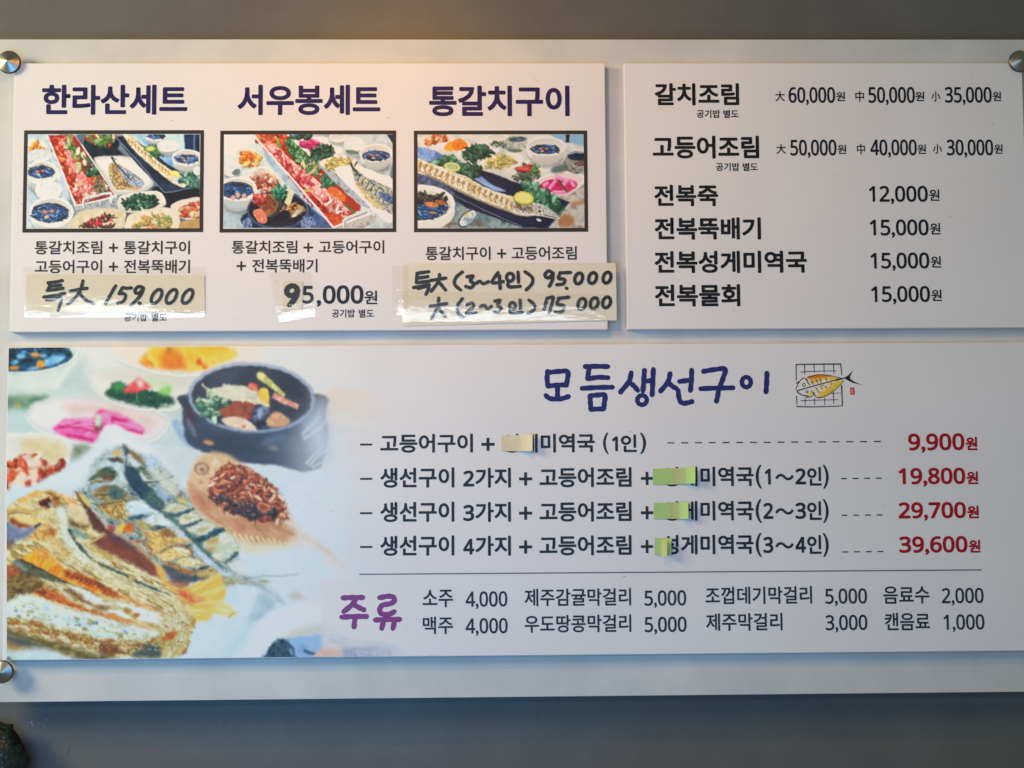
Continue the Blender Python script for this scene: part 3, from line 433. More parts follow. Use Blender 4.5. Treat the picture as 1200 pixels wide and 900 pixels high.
    for q in ([(52, 800), (112, 725), (160, 765), (85, 845)], [(128, 664), (205, 655), (228, 702), (150, 708)], [(34, 840), (70, 850), (75, 880), (30, 890)], [(150, 730), (190, 705), (200, 770), (170, 800)]): p.fill(q, [(242, 224, 214), (232, 200, 184)], blur=1.4, sc=8, smooth=False)
    p.fill([(390, 600), (440, 590), (470, 600), (430, 640), (380, 665)], [(120, 130, 110), (150, 165, 150)], blur=3)
    # white paper under the fish
    p.fill([(10, 905), (180, 800), (330, 720), (450, 655), (500, 590), (545, 510), (590, 488), (650, 505), (720, 562), (800, 590), (900, 604), (1060, 606), (1190, 640), (1500, 720), (1960, 760), (2100, 1000), (2000, 1720), (10, 1760)], [(196, 220, 236), (214, 228, 240), (204, 224, 234)], blur=2, sc=40)
    p.fill([(550, 525), (600, 500), (700, 575), (860, 620), (820, 660), (680, 620), (580, 590)], (226, 232, 242), blur=5)
    p.fill([(820, 605), (1060, 610), (1040, 680), (960, 760), (930, 830), (880, 700)], [(198, 214, 222), (208, 220, 226)], blur=5, sc=14)
    p.frame(200, 390, 4.5); p.blurk, p.wobk = 1.2, .3
    # faint dish behind the stone pot
    p.ell(960, 450, 230, 90, (206, 214, 216), 8, blur=6, a=.8); p.ell(960, 410, 230, 95, (228, 228, 226), 8, blur=5)
    p.fill([(800, 330), (900, 290), (1050, 310), (1130, 380), (1120, 450), (980, 440), (820, 430)], [(216, 212, 196), (226, 216, 204), (222, 224, 214)], blur=6, sc=14)
    # stone pot
    p.fill([(10, 490), (40, 460), (120, 560), (110, 600), (80, 595)], [(146, 172, 206), (176, 198, 224)], blur=2)
    p.fill([(62, 400), (95, 320), (770, 320), (815, 430), (830, 560), (800, 690), (760, 722), (680, 732), (560, 698), (450, 692), (300, 670), (105, 596), (70, 500)], [(66, 76, 90), (76, 88, 104), (88, 100, 118)], blur=1.8, sc=22, st=3, gl=.06, ga=0)
    p.fill([(700, 470), (800, 380), (830, 480), (840, 640), (800, 660), (740, 620), (720, 540)], [(150, 172, 204), (176, 194, 220)], blur=11, sc=14, a=.85)
    for a in ([(730, 700), (790, 640), (830, 610)], [(710, 690), (760, 640), (800, 600)], [(745, 712), (800, 680), (840, 640)], [(690, 540), (760, 470), (790, 440)], [(700, 560), (790, 500), (830, 450)]): p.line(a, 16, 8, (196, 212, 232), blur=1.8, a=.75)
    p.ell(200, 578, 26, 13, (196, 150, 116), 15, blur=1.6); p.ell(540, 608, 26, 13, (150, 146, 140), blur=3, a=.7); p.ell(105, 440, 22, 60, (84, 56, 66), -10, blur=4, a=.7); p.ell(110, 500, 12, 50, (140, 156, 180), -25, blur=3, a=.6); p.ell(540, 565, 60, 20, (110, 130, 160), -20, blur=5, a=.6)
    p.ell(428, 342, 336, 186, (140, 160, 190), 3, blur=1.6); p.ell(424, 336, 322, 178, (190, 204, 222), 3, blur=2, a=.75)
    p.ell(428, 342, 318, 170, [(62, 66, 76), (74, 80, 92)], 3, blur=1.6, sc=14, gl=-.12, ga=60)
    p.bits([(150, 330), (250, 300), (300, 380), (260, 440), (180, 430), (145, 370)], 50, [(90, 130, 110), (150, 180, 150), (60, 100, 84), (176, 200, 176)], 10, 26, 1.8, seed=4, blur=1.2)
    p.fill([(235, 320), (300, 280), (400, 280), (470, 320), (460, 370), (380, 385), (320, 360)], [(206, 206, 186), (222, 222, 206), (188, 190, 168)], blur=1.6, sc=5, st=4, ang=15, wob=1.5)
    for a in ([(165, 270), (200, 300), (260, 310)], [(190, 310), (260, 290), (330, 280)], [(250, 340), (350, 310), (440, 300)], [(230, 300), (300, 300), (400, 340)], [(280, 270), (330, 320), (350, 370)]): p.line(a, 12, 6, (216, 222, 206), blur=1.2, a=.9)
    p.fill([(250, 410), (300, 380), (380, 360), (450, 380), (455, 430), (400, 465), (310, 450)], [(126, 74, 58), (160, 98, 76), (104, 60, 52)], blur=1.6, sc=5, wob=2)
    p.fill([(275, 455), (330, 442), (400, 460), (450, 500), (440, 516), (350, 505), (285, 482)], [(226, 200, 180), (244, 226, 208)], blur=1.4, sc=7); p.ell(385, 496, 12, 6, (220, 100, 80), blur=1)
    p.ell(480, 440, 50, 62, [(84, 98, 126), (40, 46, 60), (150, 166, 196)], -20, blur=1.6, sc=12); p.ell(470, 425, 16, 34, (160, 178, 208), 5, blur=2.4)
    p.fill([(505, 460), (560, 415), (630, 460), (600, 490), (520, 496)], [(222, 196, 164), (200, 150, 120), (190, 190, 160)], blur=1.6, sc=6)
    p.ell(435, 284, 24, 20, (222, 100, 84), 20, blur=1.4); p.line([(415, 275), (450, 300), (462, 330)], 16, 8, (226, 150, 130), blur=1.4)
    p.fill([(470, 300), (510, 298), (520, 350), (505, 388), (465, 345)], [(244, 212, 110), (230, 190, 80)], blur=1.2, sc=6); p.line([(455, 350), (490, 375), (520, 385)], 16, 18, (240, 222, 190), blur=1.6)
    p.line([(470, 225), (530, 270), (600, 335)], 46, 18, [(216, 210, 140), (170, 176, 110), (232, 226, 170)], blur=1.4); p.ell(475, 228, 22, 19, (236, 228, 160), 30, blur=1.4)
    p.line([(540, 330), (600, 360), (672, 390)], 34, 26, [(236, 190, 170), (206, 140, 126), (244, 214, 196)], blur=1.6, sc=4)
    p.fill([(640, 560), (780, 400), (900, 520), (960, 760), (800, 800), (640, 780)], (206, 224, 238), blur=22, a=.55)
    # flatfish with topping
    p.blurk, p.wobk = 1.3, .5
    p.frame(200, 560, 4.089)
    F = [(78, 50), (86, 115), (130, 170), (200, 232), (300, 290), (400, 322), (520, 318), (610, 312), (700, 336), (790, 410), (850, 440), (760, 350), (680, 292), (606, 232), (560, 150), (500, 70), (440, 5), (370, -50), (290, -100), (215, -125), (140, -100), (95, -30)]
    p.fill(F, [(206, 174, 140), (184, 144, 112), (220, 194, 162), (198, 162, 130)], blur=3.4, sc=9, ang=35, st=2, edge=((226, 206, 176), 9, .6))
    p.fill([(560, 200), (640, 260), (740, 340), (860, 440), (800, 470), (700, 350), (600, 320)], (226, 224, 224), blur=8, a=.85)
    p.fill([(90, 20), (110, 110), (200, 200), (300, 255), (420, 300), (560, 300), (590, 250), (480, 220), (300, 190), (180, 110)], [(160, 108, 78), (188, 140, 106), (206, 168, 136)], blur=5, sc=6, ang=25, st=3, a=.75)
    p.fill([(120, -60), (170, -105), (230, -110), (300, -80), (250, -30), (180, 0), (110, 0)], [(222, 200, 164), (206, 176, 136), (234, 218, 190)], blur=3, sc=6)
    p.ell(149, -44, 36, 30, (150, 116, 96), 0, blur=1.6); p.ell(149, -42, 25, 22, (214, 196, 178), blur=1.6); p.ell(152, -40, 14, 12, (150, 110, 92), blur=1.8)
    T = [(195, 20), (230, -30), (280, -62), (350, -52), (430, -8), (480, 30), (530, 90), (558, 160), (545, 205), (470, 208), (390, 200), (300, 170), (230, 130), (190, 85)]
    p.fill(T, [(84, 48, 40), (140, 80, 58), (110, 62, 50), (180, 110, 80)], blur=2, sc=4, wob=2.5)
    p.bits(T, 330, [(166, 88, 60), (204, 140, 104), (120, 66, 50), (232, 188, 156), (186, 100, 70), (150, 80, 60), (96, 60, 54), (240, 206, 180)], 5, 17, 1.8, seed=6, blur=.8)
    p.bits([(190, 70), (300, 160), (480, 200), (500, 160), (300, 110)], 26, [(70, 62, 62), (90, 70, 60), (60, 50, 54)], 10, 22, 1.6, seed=9, blur=1.2)
    p.ell(445, 140, 32, 22, (226, 160, 130), 15, blur=1, a=.7); p.ell(445, 142, 20, 13, (150, 76, 58), 15, blur=1.2)
    for k in range(11):
        x = 250+k*27; p.line([(x, 255+k*4.6), (x+18, 285+k*3.4), (x+34, 305+k*1.5)], 12, 3, (236, 224, 180), blur=.9, a=.9); p.line([(x+8, 256+k*4.6), (x+26, 290+k*3), (x+40, 304+k)], 5, 2, (150, 120, 80), blur=.9, a=.6)
    p.fill([(340, 310), (420, 325), (600, 320), (520, 340), (400, 360), (350, 350)], (228, 216, 170), blur=5, a=.8)
    # folded paper corner and bowl at the foot
    p.fill([(420, 560), (480, 580), (496, 626), (400, 690), (368, 700)], [(168, 192, 206), (190, 210, 220)], blur=3); p.fill([(385, 664), (420, 645), (440, 660), (400, 685)], (142, 160, 170), blur=3, a=.8)
    p.fill([(260, 840), (360, 700), (400, 640), (430, 650), (360, 780), (300, 860)], (196, 220, 232), blur=7, a=.8)
    p.fill([(560, 570), (600, 545), (655, 582), (620, 590)], [(196, 200, 196), (222, 208, 200)], blur=2.4)
    p.fill([(350, 900), (360, 800), (420, 700), (520, 630), (650, 596), (800, 585), (1100, 640), (1150, 900)], [(222, 230, 236), (230, 234, 238)], blur=5, sc=20)
    p.fill([(545, 770), (600, 730), (740, 698), (800, 730), (700, 755), (600, 765)], (204, 208, 202), blur=5)
    p.fill([(440, 900), (460, 840), (500, 785), (560, 768), (660, 758), (770, 742), (900, 780), (1080, 800), (1090, 900)], [(150, 186, 226), (160, 194, 232), (128, 158, 196)], blur=2, sc=10)
    p.fill([(450, 880), (470, 815), (540, 768), (570, 800), (575, 840), (600, 870)], [(50, 66, 80), (84, 106, 122), (40, 54, 66)], blur=1.6, sc=5, wob=2)
    for a in ([(560, 790), (585, 820), (590, 850)], [(640, 830), (700, 846), (760, 850)], [(760, 780), (840, 800), (960, 830)], [(840, 850), (900, 810), (980, 800)]): p.line(a, 16, 10, (74, 92, 116), blur=1.5)
    p.fill([(800, 800), (900, 790), (1050, 805), (1040, 870), (830, 870)], [(110, 130, 156), (160, 180, 206), (84, 104, 130)], blur=4, sc=5, a=.8)
    p.fill([(690, 850), (740, 805), (800, 800), (825, 830), (810, 870), (700, 870)], [(226, 196, 184), (214, 180, 170)], blur=1.8)
    # mackerel
    p.blurk, p.wobk, p.sck, p.stk = 1.7, 1.7, .95, 1.8
    paint_mackerel(p)
    # big split sea bream
    paint_bream(p); p.blurk, p.wobk, p.sck, p.stk = 1., 0, 1., 1.
    p.warp(1.1, 6); p.warp(.4, 2.2); p.soften(.6)
    # the picture fades into the white of the poster on its right
    X, Y = np.meshgrid(p.x, p.y)
    m = p.im.mean(2, keepdims=True); p.im = np.clip(m+(p.im-m)*1.15, 0, 1); p.im = np.where(p.im < .72, .72-(.72-p.im)*1.16, p.im); p.im = np.clip(p.im, 0, 1)*.93+.07*np.array([.80, .93, 1.])
    p.grain(.03)
    lim = 492-14*np.clip((Y-560)/120, -.3, 1)+30*np.clip((Y-690)/50, 0, 1)+(p.noise(X, Y, 50)-.5)*60
    p.fade = np.clip((X-(lim-150))/148, 0, 1); p.fade = p.fade**2*(3-2*p.fade)
    for q in ([(412, 508), (600, 503), (600, 534), (412, 532)], [(415, 546), (600, 541), (600, 575), (415, 572)], [(412, 590), (600, 584), (600, 614), (412, 612)], [(412, 630), (600, 624), (600, 655), (412, 652)], [(380, 683), (640, 678), (640, 752), (382, 756)]):
        d = p.sdf(X, Y, np.array(q, float)); p.fade = np.maximum(p.fade, .82*np.clip(.5-(d-5)/7, 0, 1))
    p.fade = np.maximum(p.fade, np.clip((X-505)/22, 0, 1))
    return p

SOUP = [(16, 30, 50), (34, 66, 104), (60, 110, 170), (20, 44, 70), (130, 180, 226)]
GREENS = [(14, 44, 34), (30, 84, 60), (20, 60, 44), (60, 120, 84)]
def soup(p, cx, cy, rx, ry, seed, dots=True):
    t = np.linspace(0, 6.28, 16, endpoint=False); q = np.stack([cx+rx*np.cos(t), cy+ry*np.sin(t)], 1)
    p.ell(cx, cy, rx, ry, (70, 52, 44), blur=.6)
    p.ell(cx, cy+ry*.06, rx*.96, ry*.9, SOUP, blur=.6, sc=2.2)
    p.bits(q, int(rx*.5), [(20, 34, 60), (40, 70, 130), (110, 160, 220), (24, 40, 60), (70, 120, 180)], 6, 15, 2, seed=seed, ang=20, blur=.5)
    if dots:
        for k, (u, v) in enumerate(((-.3, -.1), (.1, -.15), (-.2, .4))): p.ell(cx+u*rx, cy+v*ry, rx*.13, ry*.17, (222, 130, 80) if k < 2 else (240, 190, 140), blur=.5)

def paint_feast():
    p = Print(32.6, 157.4, 234.1, 267.6, .55, (196, 214, 220)); p.frame(0, 140, 4.8); p.bit = .75
    p.fill([(150, 80), (280, 80), (440, 480), (420, 620), (150, 620)], [(206, 222, 228), (186, 206, 216), (226, 234, 234)], blur=3, sc=12)
    p.fill([(440, 80), (1130, 80), (1130, 620), (420, 620), (400, 400)], [(60, 74, 90), (110, 130, 140), (150, 160, 156)], blur=3, sc=14)
    p.fill([(700, 80), (1130, 80), (1130, 300), (960, 300), (800, 160)], [(176, 214, 232), (200, 226, 236), (150, 190, 220)], blur=2, sc=14)
    p.fill([(1035, 80), (1130, 80), (1130, 185), (1040, 170)], [(24, 54, 96), (16, 36, 62)], blur=1, smooth=False); p.line([(1018, 80), (1012, 170)], 16, 14, (206, 226, 232), blur=.8); p.line([(1094, 80), (1092, 180)], 14, 12, (80, 110, 140), blur=.8)
    p.fill([(870, 380), (1130, 380), (1130, 470), (960, 500), (900, 470)], (26, 26, 36), blur=1.4); p.fill([(470, 150), (640, 150), (720, 260), (620, 260), (520, 230)], (28, 34, 52), blur=1.4)
    # pink dab, white bowls on the left
    p.ell(205, 150, 62, 30, (232, 226, 214)); p.bits([(165, 150), (200, 128), (250, 150), (240, 182), (180, 190)], 16, [(240, 150, 30), (250, 180, 50), (226, 110, 30)], 10, 20, 1.3, seed=2)
    p.dish(222, 205, 66, 32, 34, wall=(196, 206, 206)); p.ell(222, 196, 58, 30, [(226, 228, 224), (206, 210, 208), (240, 240, 236)], sc=2)
    p.dish(235, 300, 92, 70, 60, wall=(206, 208, 196)); soup(p, 232, 295, 76, 36, 3)
    p.ell(270, 405, 78, 52, (40, 60, 60)); p.dish(272, 398, 78, 52, 30, wall=(180, 196, 196)); p.ell(270, 390, 70, 42, [(226, 228, 220), (244, 244, 236), (206, 210, 200)], sc=2, wob=1)
    # tray of braised cutlass fish
    p.fill([(262, 82), (420, 82), (660, 432), (652, 500), (440, 545), (420, 490)], [(190, 204, 212), (226, 232, 234)], blur=.8, smooth=False, sc=8)
    p.fill([(268, 88), (420, 88), (640, 420), (600, 440), (480, 470), (432, 482)], [(110, 26, 20), (180, 50, 34), (140, 36, 26)], blur=.8, smooth=False, sc=4)
    p.fill([(330, 120), (380, 110), (420, 190), (450, 270), (500, 340), (545, 410), (530, 445), (470, 440), (430, 360), (390, 270), (350, 190)], [(240, 140, 130), (250, 196, 186), (214, 84, 80), (252, 216, 200)], blur=.8, sc=2.6, ang=60, st=1.5)
    p.bits([(275, 90), (330, 100), (380, 250), (430, 350), (480, 460), (430, 470), (370, 330), (310, 190)], 60, [(214, 50, 30), (236, 90, 50), (180, 30, 24), (250, 130, 80)], 10, 24, 1.4, seed=5, blur=.5)
    p.bits([(330, 85), (410, 85), (440, 190), (460, 280), (500, 330), (470, 300), (400, 200)], 40, [(110, 150, 70), (60, 110, 60), (190, 200, 130), (230, 90, 60)], 10, 24, 1.7, seed=6, blur=.5)
    p.bits([(430, 170), (480, 200), (540, 290), (600, 390), (560, 400), (500, 300)], 44, [(200, 190, 140), (90, 70, 60), (226, 216, 180), (60, 100, 64), (130, 110, 90)], 12, 28, 1.4, seed=7, blur=.5)
    p.bits([(420, 380), (500, 350), (560, 400), (530, 440), (440, 470)], 36, [(244, 150, 130), (226, 90, 80), (252, 206, 190)], 8, 18, 1.5, seed=8, blur=.5)
    p.bits([(500, 320), (560, 320), (580, 380), (540, 400)], 12, [(240, 120, 50), (214, 70, 36)], 14, 26, 1.5, seed=9, blur=.6); p.ell(558, 378, 34, 40, [(110, 90, 60), (170, 150, 110), (60, 56, 50)], sc=2.5, blur=.6)
    p.bits([(490, 290), (550, 270), (560, 310), (510, 320)], 20, GREENS+[(60, 140, 80)], 10, 20, 1.5, seed=10, blur=.5)
    p.line([(458, 140), (560, 290), (656, 432)], 7, 8, (226, 232, 234), blur=.6); p.line([(264, 88), (340, 270), (424, 486)], 9, 10, (236, 240, 240), blur=.6)
    p.fill([(424, 486), (655, 432), (652, 498), (440, 546)], [(150, 156, 156), (196, 202, 200), (120, 128, 130), (210, 214, 212)], blur=.7, smooth=False, sc=3)
    p.line([(424, 486), (655, 434)], 8, 8, (236, 240, 238)); p.line([(474, 500), (470, 450), (500, 440), (610, 414), (626, 430), (620, 470)], 13, 13, (226, 230, 228), blur=.6); p.line([(478, 502), (478, 456), (504, 446), (610, 422)], 5, 5, (120, 124, 124), blur=.6)
    # black pot at the top, glass and plates
    p.ell(570, 120, 98, 50, (20, 24, 36)); p.fill([(474, 120), (660, 120), (650, 180), (600, 215), (520, 200)], [(18, 24, 40), (36, 50, 70)], blur=.8); p.ell(566, 108, 88, 36, (70, 84, 90)); p.bits([(490, 95), (560, 82), (640, 92), (630, 130), (540, 140)], 34, [(190, 60, 40), (120, 170, 80), (226, 216, 160), (90, 130, 60), (220, 110, 60)], 12, 28, 1.8, seed=11)
    # grilled mackerel on a white plate
    p.fill([(530, 230), (560, 208), (700, 206), (780, 240), (850, 320), (860, 370), (800, 408), (690, 424), (630, 410), (590, 330)], (206, 204, 192), blur=.8); p.fill([(536, 236), (566, 214), (700, 212), (776, 246), (842, 322), (846, 360), (790, 396), (690, 410), (640, 398), (600, 325)], [(236, 230, 216), (246, 242, 232)], blur=.7, sc=9, edge=((196, 190, 176), 4, .5))
    p.fill([(612, 270), (630, 240), (650, 245), (700, 270), (760, 310), (806, 345), (800, 380), (760, 398), (700, 395), (650, 390), (618, 330)], [(190, 146, 80), (226, 200, 140), (120, 84, 44), (240, 230, 196)], blur=.6, sc=2.6, ang=55, st=1.6)
    p.fill([(660, 265), (700, 270), (760, 310), (806, 345), (800, 380), (740, 372), (700, 330)], [(150, 168, 190), (206, 216, 224), (90, 110, 136), (226, 220, 200)], blur=.7, sc=2.5, ang=50)
    p.line([(628, 208), (640, 235), (690, 290), (740, 345)], 10, 5, (34, 50, 60)); p.line([(632, 215), (655, 228)], 6, 2, (50, 60, 60))
    for a in ([(640, 300), (665, 285)], [(650, 340), (680, 318)], [(665, 375), (700, 350)], [(700, 380), (720, 350)], [(720, 300), (735, 320)], [(745, 320), (755, 345)]): p.line(a, 5, 3, (90, 60, 36), blur=.5, a=.8)
    # long grilled cutlass fish on a black plate
    p.fill([(650, 100), (720, 85), (960, 260), (1130, 370), (1060, 390), (950, 410), (900, 385), (760, 240)], [(24, 30, 48), (44, 58, 84)], blur=.8, smooth=False, sc=10); p.fill([(760, 85), (830, 85), (1000, 230), (1060, 300), (940, 250)], [(110, 160, 214), (150, 196, 234), (190, 216, 238)], blur=.9, smooth=False, sc=8)
    p.line([(655, 104), (780, 240), (905, 390), (955, 408), (1120, 372)], 5, 5, (120, 150, 186), blur=.6)
    p.fill([(690, 85), (730, 88), (800, 150), (900, 240), (1000, 310), (1050, 360), (1030, 384), (960, 350), (860, 270), (760, 180)], [(236, 222, 180), (250, 244, 220), (206, 180, 120), (244, 236, 206)], blur=.7, sc=3)
    for k in range(15): x = 720+k*19; y = 108+k*15.6; p.line([(x, y), (x+5, y+14), (x+2, y+26)], 7, 3, (170, 116, 46), blur=.5, a=.85)
    p.ell(1000, 335, 44, 26, [(200, 196, 186), (236, 232, 222)], 35, sc=2); p.ell(985, 305, 36, 17, (214, 206, 70), 12); p.ell(985, 303, 29, 12, (238, 234, 140), 12)
    p.bits([(1010, 300), (1060, 275), (1120, 320), (1115, 370), (1050, 380)], 46, [(90, 150, 120), (60, 120, 96), (150, 196, 170), (40, 90, 70)], 10, 24, 1.5, seed=12)
    p.bits([(830, 165), (870, 140), (925, 185), (900, 215), (850, 190)], 26, [(60, 120, 60), (90, 160, 80), (40, 90, 50)], 10, 22, 1.6, seed=13); p.ell(845, 165, 28, 17, (160, 176, 60)); p.ell(845, 163, 22, 12, (214, 220, 130))
    p.dish(880, 95, 62, 26, 26); soup(p, 880, 94, 50, 15, 14, False); p.dish(945, 150, 62, 34, 28, wall=(180, 190, 184)); p.ell(945, 144, 52, 24, [(236, 238, 232), (216, 220, 214)], sc=2)
    p.dish(1050, 215, 84, 48, 44); soup(p, 1052, 222, 66, 26, 15); p.ell(1112, 290, 26, 26, (226, 226, 216))
    # bowls along the front
    p.dish(290, 520, 125, 88, 62, wall=(222, 220, 206)); soup(p, 282, 525, 104, 56, 16)
    p.fill([(395, 580), (450, 520), (560, 500), (690, 510), (706, 560), (660, 625), (400, 625)], (222, 206, 170), blur=.7); p.fill([(410, 585), (470, 530), (560, 512), (680, 520), (690, 555), (640, 620), (410, 620)], [(232, 220, 188), (216, 196, 150)], blur=.7, sc=6); p.bits([(440, 610), (480, 570), (560, 545), (630, 540), (640, 590), (600, 625), (450, 625)], 70, [(60, 50, 36), (110, 50, 36), (90, 80, 50), (200, 40, 36), (40, 36, 30)], 8, 18, 1.8, seed=17); p.bits([(500, 570), (560, 560), (570, 590), (520, 595)], 8, [(210, 30, 36)], 10, 20, 1.6, seed=18)
    p.fill([(660, 460), (700, 425), (880, 402), (930, 450), (920, 490), (820, 518), (710, 524), (668, 505)], (230, 224, 204), blur=.7, gl=-.1); p.fill([(672, 455), (710, 432), (870, 410), (916, 448), (890, 478), (800, 500), (700, 500)], [(240, 234, 214), (222, 212, 186)], blur=.7, sc=6); p.bits([(690, 470), (730, 440), (840, 428), (880, 475), (800, 500), (730, 500)], 90, GREENS, 10, 22, 1.8, seed=19)
    p.fill([(710, 570), (740, 530), (880, 496), (980, 505), (1012, 560), (980, 625), (720, 625)], (230, 218, 190), blur=.7); p.fill([(722, 575), (760, 535), (880, 506), (974, 514), (1000, 560), (960, 620), (740, 615)], [(240, 232, 206), (226, 210, 176)], blur=.7, sc=6); p.bits([(750, 590), (800, 550), (880, 530), (950, 545), (960, 600), (880, 620), (770, 620)], 110, [(226, 180, 90), (240, 206, 120), (200, 150, 70), (120, 150, 70), (226, 130, 70)], 8, 18, 1.6, seed=20)
    p.fill([(960, 490), (1000, 460), (1130, 440), (1130, 560), (1040, 560), (970, 530)], (230, 218, 196), blur=.7); p.bits([(1000, 515), (1040, 480), (1130, 460), (1130, 550), (1050, 550)], 50, [(200, 60, 30), (226, 100, 50), (240, 190, 140), (170, 40, 24)], 10, 24, 1.5, seed=21); p.fill([(1020, 575), (1130, 560), (1130, 620), (1020, 620)], [(200, 160, 100), (170, 130, 80)], blur=1)
    p.warp(.7, 4); p.grain(.03); return p

def paint_braise():
    p = Print(262.3, 157.6, 460.8, 267.2, .55, (206, 218, 214)); p.frame(250, 140, 5.217); p.bit = .75
    p.fill([(60, 90), (260, 90), (700, 640), (640, 670), (60, 670)], [(206, 222, 220), (226, 234, 230), (180, 204, 206)], blur=3, sc=12); p.fill([(60, 90), (230, 90), (200, 170), (60, 220)], (236, 236, 222), blur=3)
    p.fill([(460, 90), (1100, 90), (1100, 670), (780, 670)], [(190, 200, 196), (214, 220, 212), (160, 172, 170)], blur=3, sc=14); p.fill([(1060, 90), (1100, 90), (1100, 150)], (20, 40, 70), blur=1, smooth=False)
    p.fill([(60, 560), (200, 540), (230, 670), (60, 670)], [(150, 176, 180), (190, 206, 206)], blur=2, sc=5); p.fill([(560, 470), (640, 540), (760, 660), (600, 670)], [(50, 80, 130), (80, 110, 150)], blur=2.5)
    # left-hand bowls
    p.fill([(128, 200), (180, 172), (240, 178), (300, 230), (308, 270), (240, 302), (180, 292), (140, 250)], (226, 226, 210), blur=.7, gl=-.1); p.fill([(140, 200), (190, 180), (240, 186), (290, 235), (250, 270), (180, 265)], [(222, 206, 176), (236, 226, 204)], blur=.7, sc=6); p.bits([(155, 250), (190, 205), (260, 210), (288, 245), (250, 280), (180, 280)], 36, [(236, 130, 30), (250, 160, 60), (214, 90, 30), (244, 190, 90)], 12, 28, 1.4, seed=2)
    p.dish(110, 300, 60, 48, 30, wall=(170, 186, 180)); p.ell(100, 285, 54, 34, [(236, 238, 234), (214, 220, 216)], sc=2); p.ell(140, 322, 26, 18, (70, 100, 90), -30, a=.8)
    p.fill([(212, 330), (250, 296), (320, 290), (390, 330), (440, 390), (420, 440), (330, 440), (250, 420)], (232, 230, 218), blur=.7, gl=-.1); p.fill([(222, 335), (260, 304), (320, 300), (380, 335), (420, 385), (390, 410), (270, 390)], [(240, 234, 218), (216, 200, 176)], blur=.7, sc=5); p.bits([(230, 355), (290, 330), (370, 345), (395, 395), (330, 440), (260, 420)], 64, [(190, 80, 50), (226, 150, 120), (150, 56, 36), (236, 196, 170)], 10, 24, 1.6, seed=3)
    p.dish(150, 425, 118, 76, 80, wall=(206, 216, 210)); soup(p, 140, 432, 104, 52, 4, False)
    for x, y in ((150, 462), (188, 468), (120, 480)): p.ell(x, y, 14, 16, (222, 170, 140))
    # stone pot with abalone
    p.ell(400, 560, 195, 125, (24, 34, 56)); p.fill([(205, 570), (590, 560), (580, 620), (540, 670), (220, 670)], [(20, 32, 56), (40, 60, 96)], blur=.8, sc=8); p.ell(395, 555, 190, 118, (70, 88, 120), blur=.7); p.ell(392, 552, 178, 106, (26, 26, 34), blur=.7); p.fill([(180, 620), (220, 600), (240, 660), (190, 668)], [(30, 56, 110), (180, 190, 210)], sc=1.5); p.fill([(550, 590), (610, 600), (625, 650), (540, 660)], [(20, 40, 90), (150, 170, 210), (20, 30, 60)], sc=1.6, ang=60, st=2)
    p.ell(345, 520, 72, 80, [(40, 44, 44), (80, 84, 80)], 10, sc=3); p.ell(340, 522, 54, 70, [(130, 70, 44), (170, 110, 70), (90, 50, 36)], 15, sc=4, ang=60, st=2); p.ell(332, 516, 26, 46, [(150, 76, 46), (120, 56, 38)], 20, sc=3, blur=1)
    p.bits([(250, 460), (300, 445), (310, 500), (260, 520)], 24, [(200, 60, 50), (236, 120, 100), (160, 40, 36)], 12, 26, 1.5, seed=6); p.fill([(245, 560), (290, 545), (325, 590), (325, 630), (285, 632), (255, 600)], [(240, 150, 120), (220, 110, 84), (246, 190, 160)], sc=3)
    for k in range(9): p.line([(425+k*5, 545), (450+k*4, 470), (480+k*5, 380+k*3)], 9, 4, ((226, 222, 170), (200, 200, 140), (240, 238, 206))[k % 3], blur=.6)
    p.bits([(360, 440), (390, 405), (445, 410), (440, 470), (400, 490)], 40, [(30, 110, 80), (60, 150, 110), (20, 80, 60)], 10, 22, 1.5, seed=7); p.bits([(430, 540), (500, 510), (540, 540), (500, 580), (440, 590)], 26, [(216, 150, 70), (40, 36, 40), (180, 120, 60), (226, 206, 160)], 14, 30, 1.8, seed=8); p.fill([(480, 590), (540, 530), (545, 550), (500, 595)], [(226, 222, 200), (150, 140, 120)], blur=.7); p.ell(440, 582, 34, 30, (20, 24, 36)); p.ell(425, 640, 90, 16, (40, 44, 56), a=.6)
    # steel tray
    p.fill([(240, 90), (480, 90), (1000, 560), (990, 620), (790, 670), (730, 665)], [(196, 206, 210), (226, 230, 230), (160, 176, 186)], blur=.8, smooth=False, sc=8); p.fill([(300, 170), (470, 370), (560, 440), (740, 640), (600, 540), (360, 300)], [(150, 180, 200), (206, 220, 226)], blur=1.2, sc=8)
    p.fill([(260, 92), (460, 92), (900, 540), (790, 630), (740, 655), (500, 400)], [(150, 36, 22), (190, 60, 36), (120, 26, 18)], blur=.8, smooth=False, sc=4)
    p.bits([(270, 92), (440, 92), (470, 150), (330, 180)], 40, [(220, 80, 36), (236, 120, 60), (200, 50, 40), (130, 150, 60), (244, 160, 110)], 14, 30, 1.5, seed=9); p.bits([(300, 150), (350, 200), (500, 370), (600, 480), (730, 640), (640, 560), (440, 330)], 50, [(200, 50, 30), (230, 90, 50), (170, 34, 26)], 12, 26, 1.5, seed=10)
    p.fill([(320, 130), (400, 170), (470, 240), (560, 310), (640, 380), (730, 460), (800, 520), (840, 570), (800, 605), (720, 560), (640, 490), (540, 400), (440, 290), (360, 210)], [(240, 170, 160), (252, 216, 204), (222, 110, 100), (250, 200, 190)], blur=.8, sc=3, ang=45, st=1.6)
    p.bits([(380, 200), (420, 200), (480, 300), (560, 350), (600, 400), (520, 370), (430, 280)], 36, [(206, 50, 60), (226, 90, 90), (180, 30, 40)], 10, 22, 1.7, seed=11); p.bits([(640, 470), (720, 480), (830, 570), (780, 590), (700, 540)], 56, [(214, 60, 50), (240, 140, 120), (252, 210, 196), (180, 40, 36)], 10, 22, 1.6, seed=12)
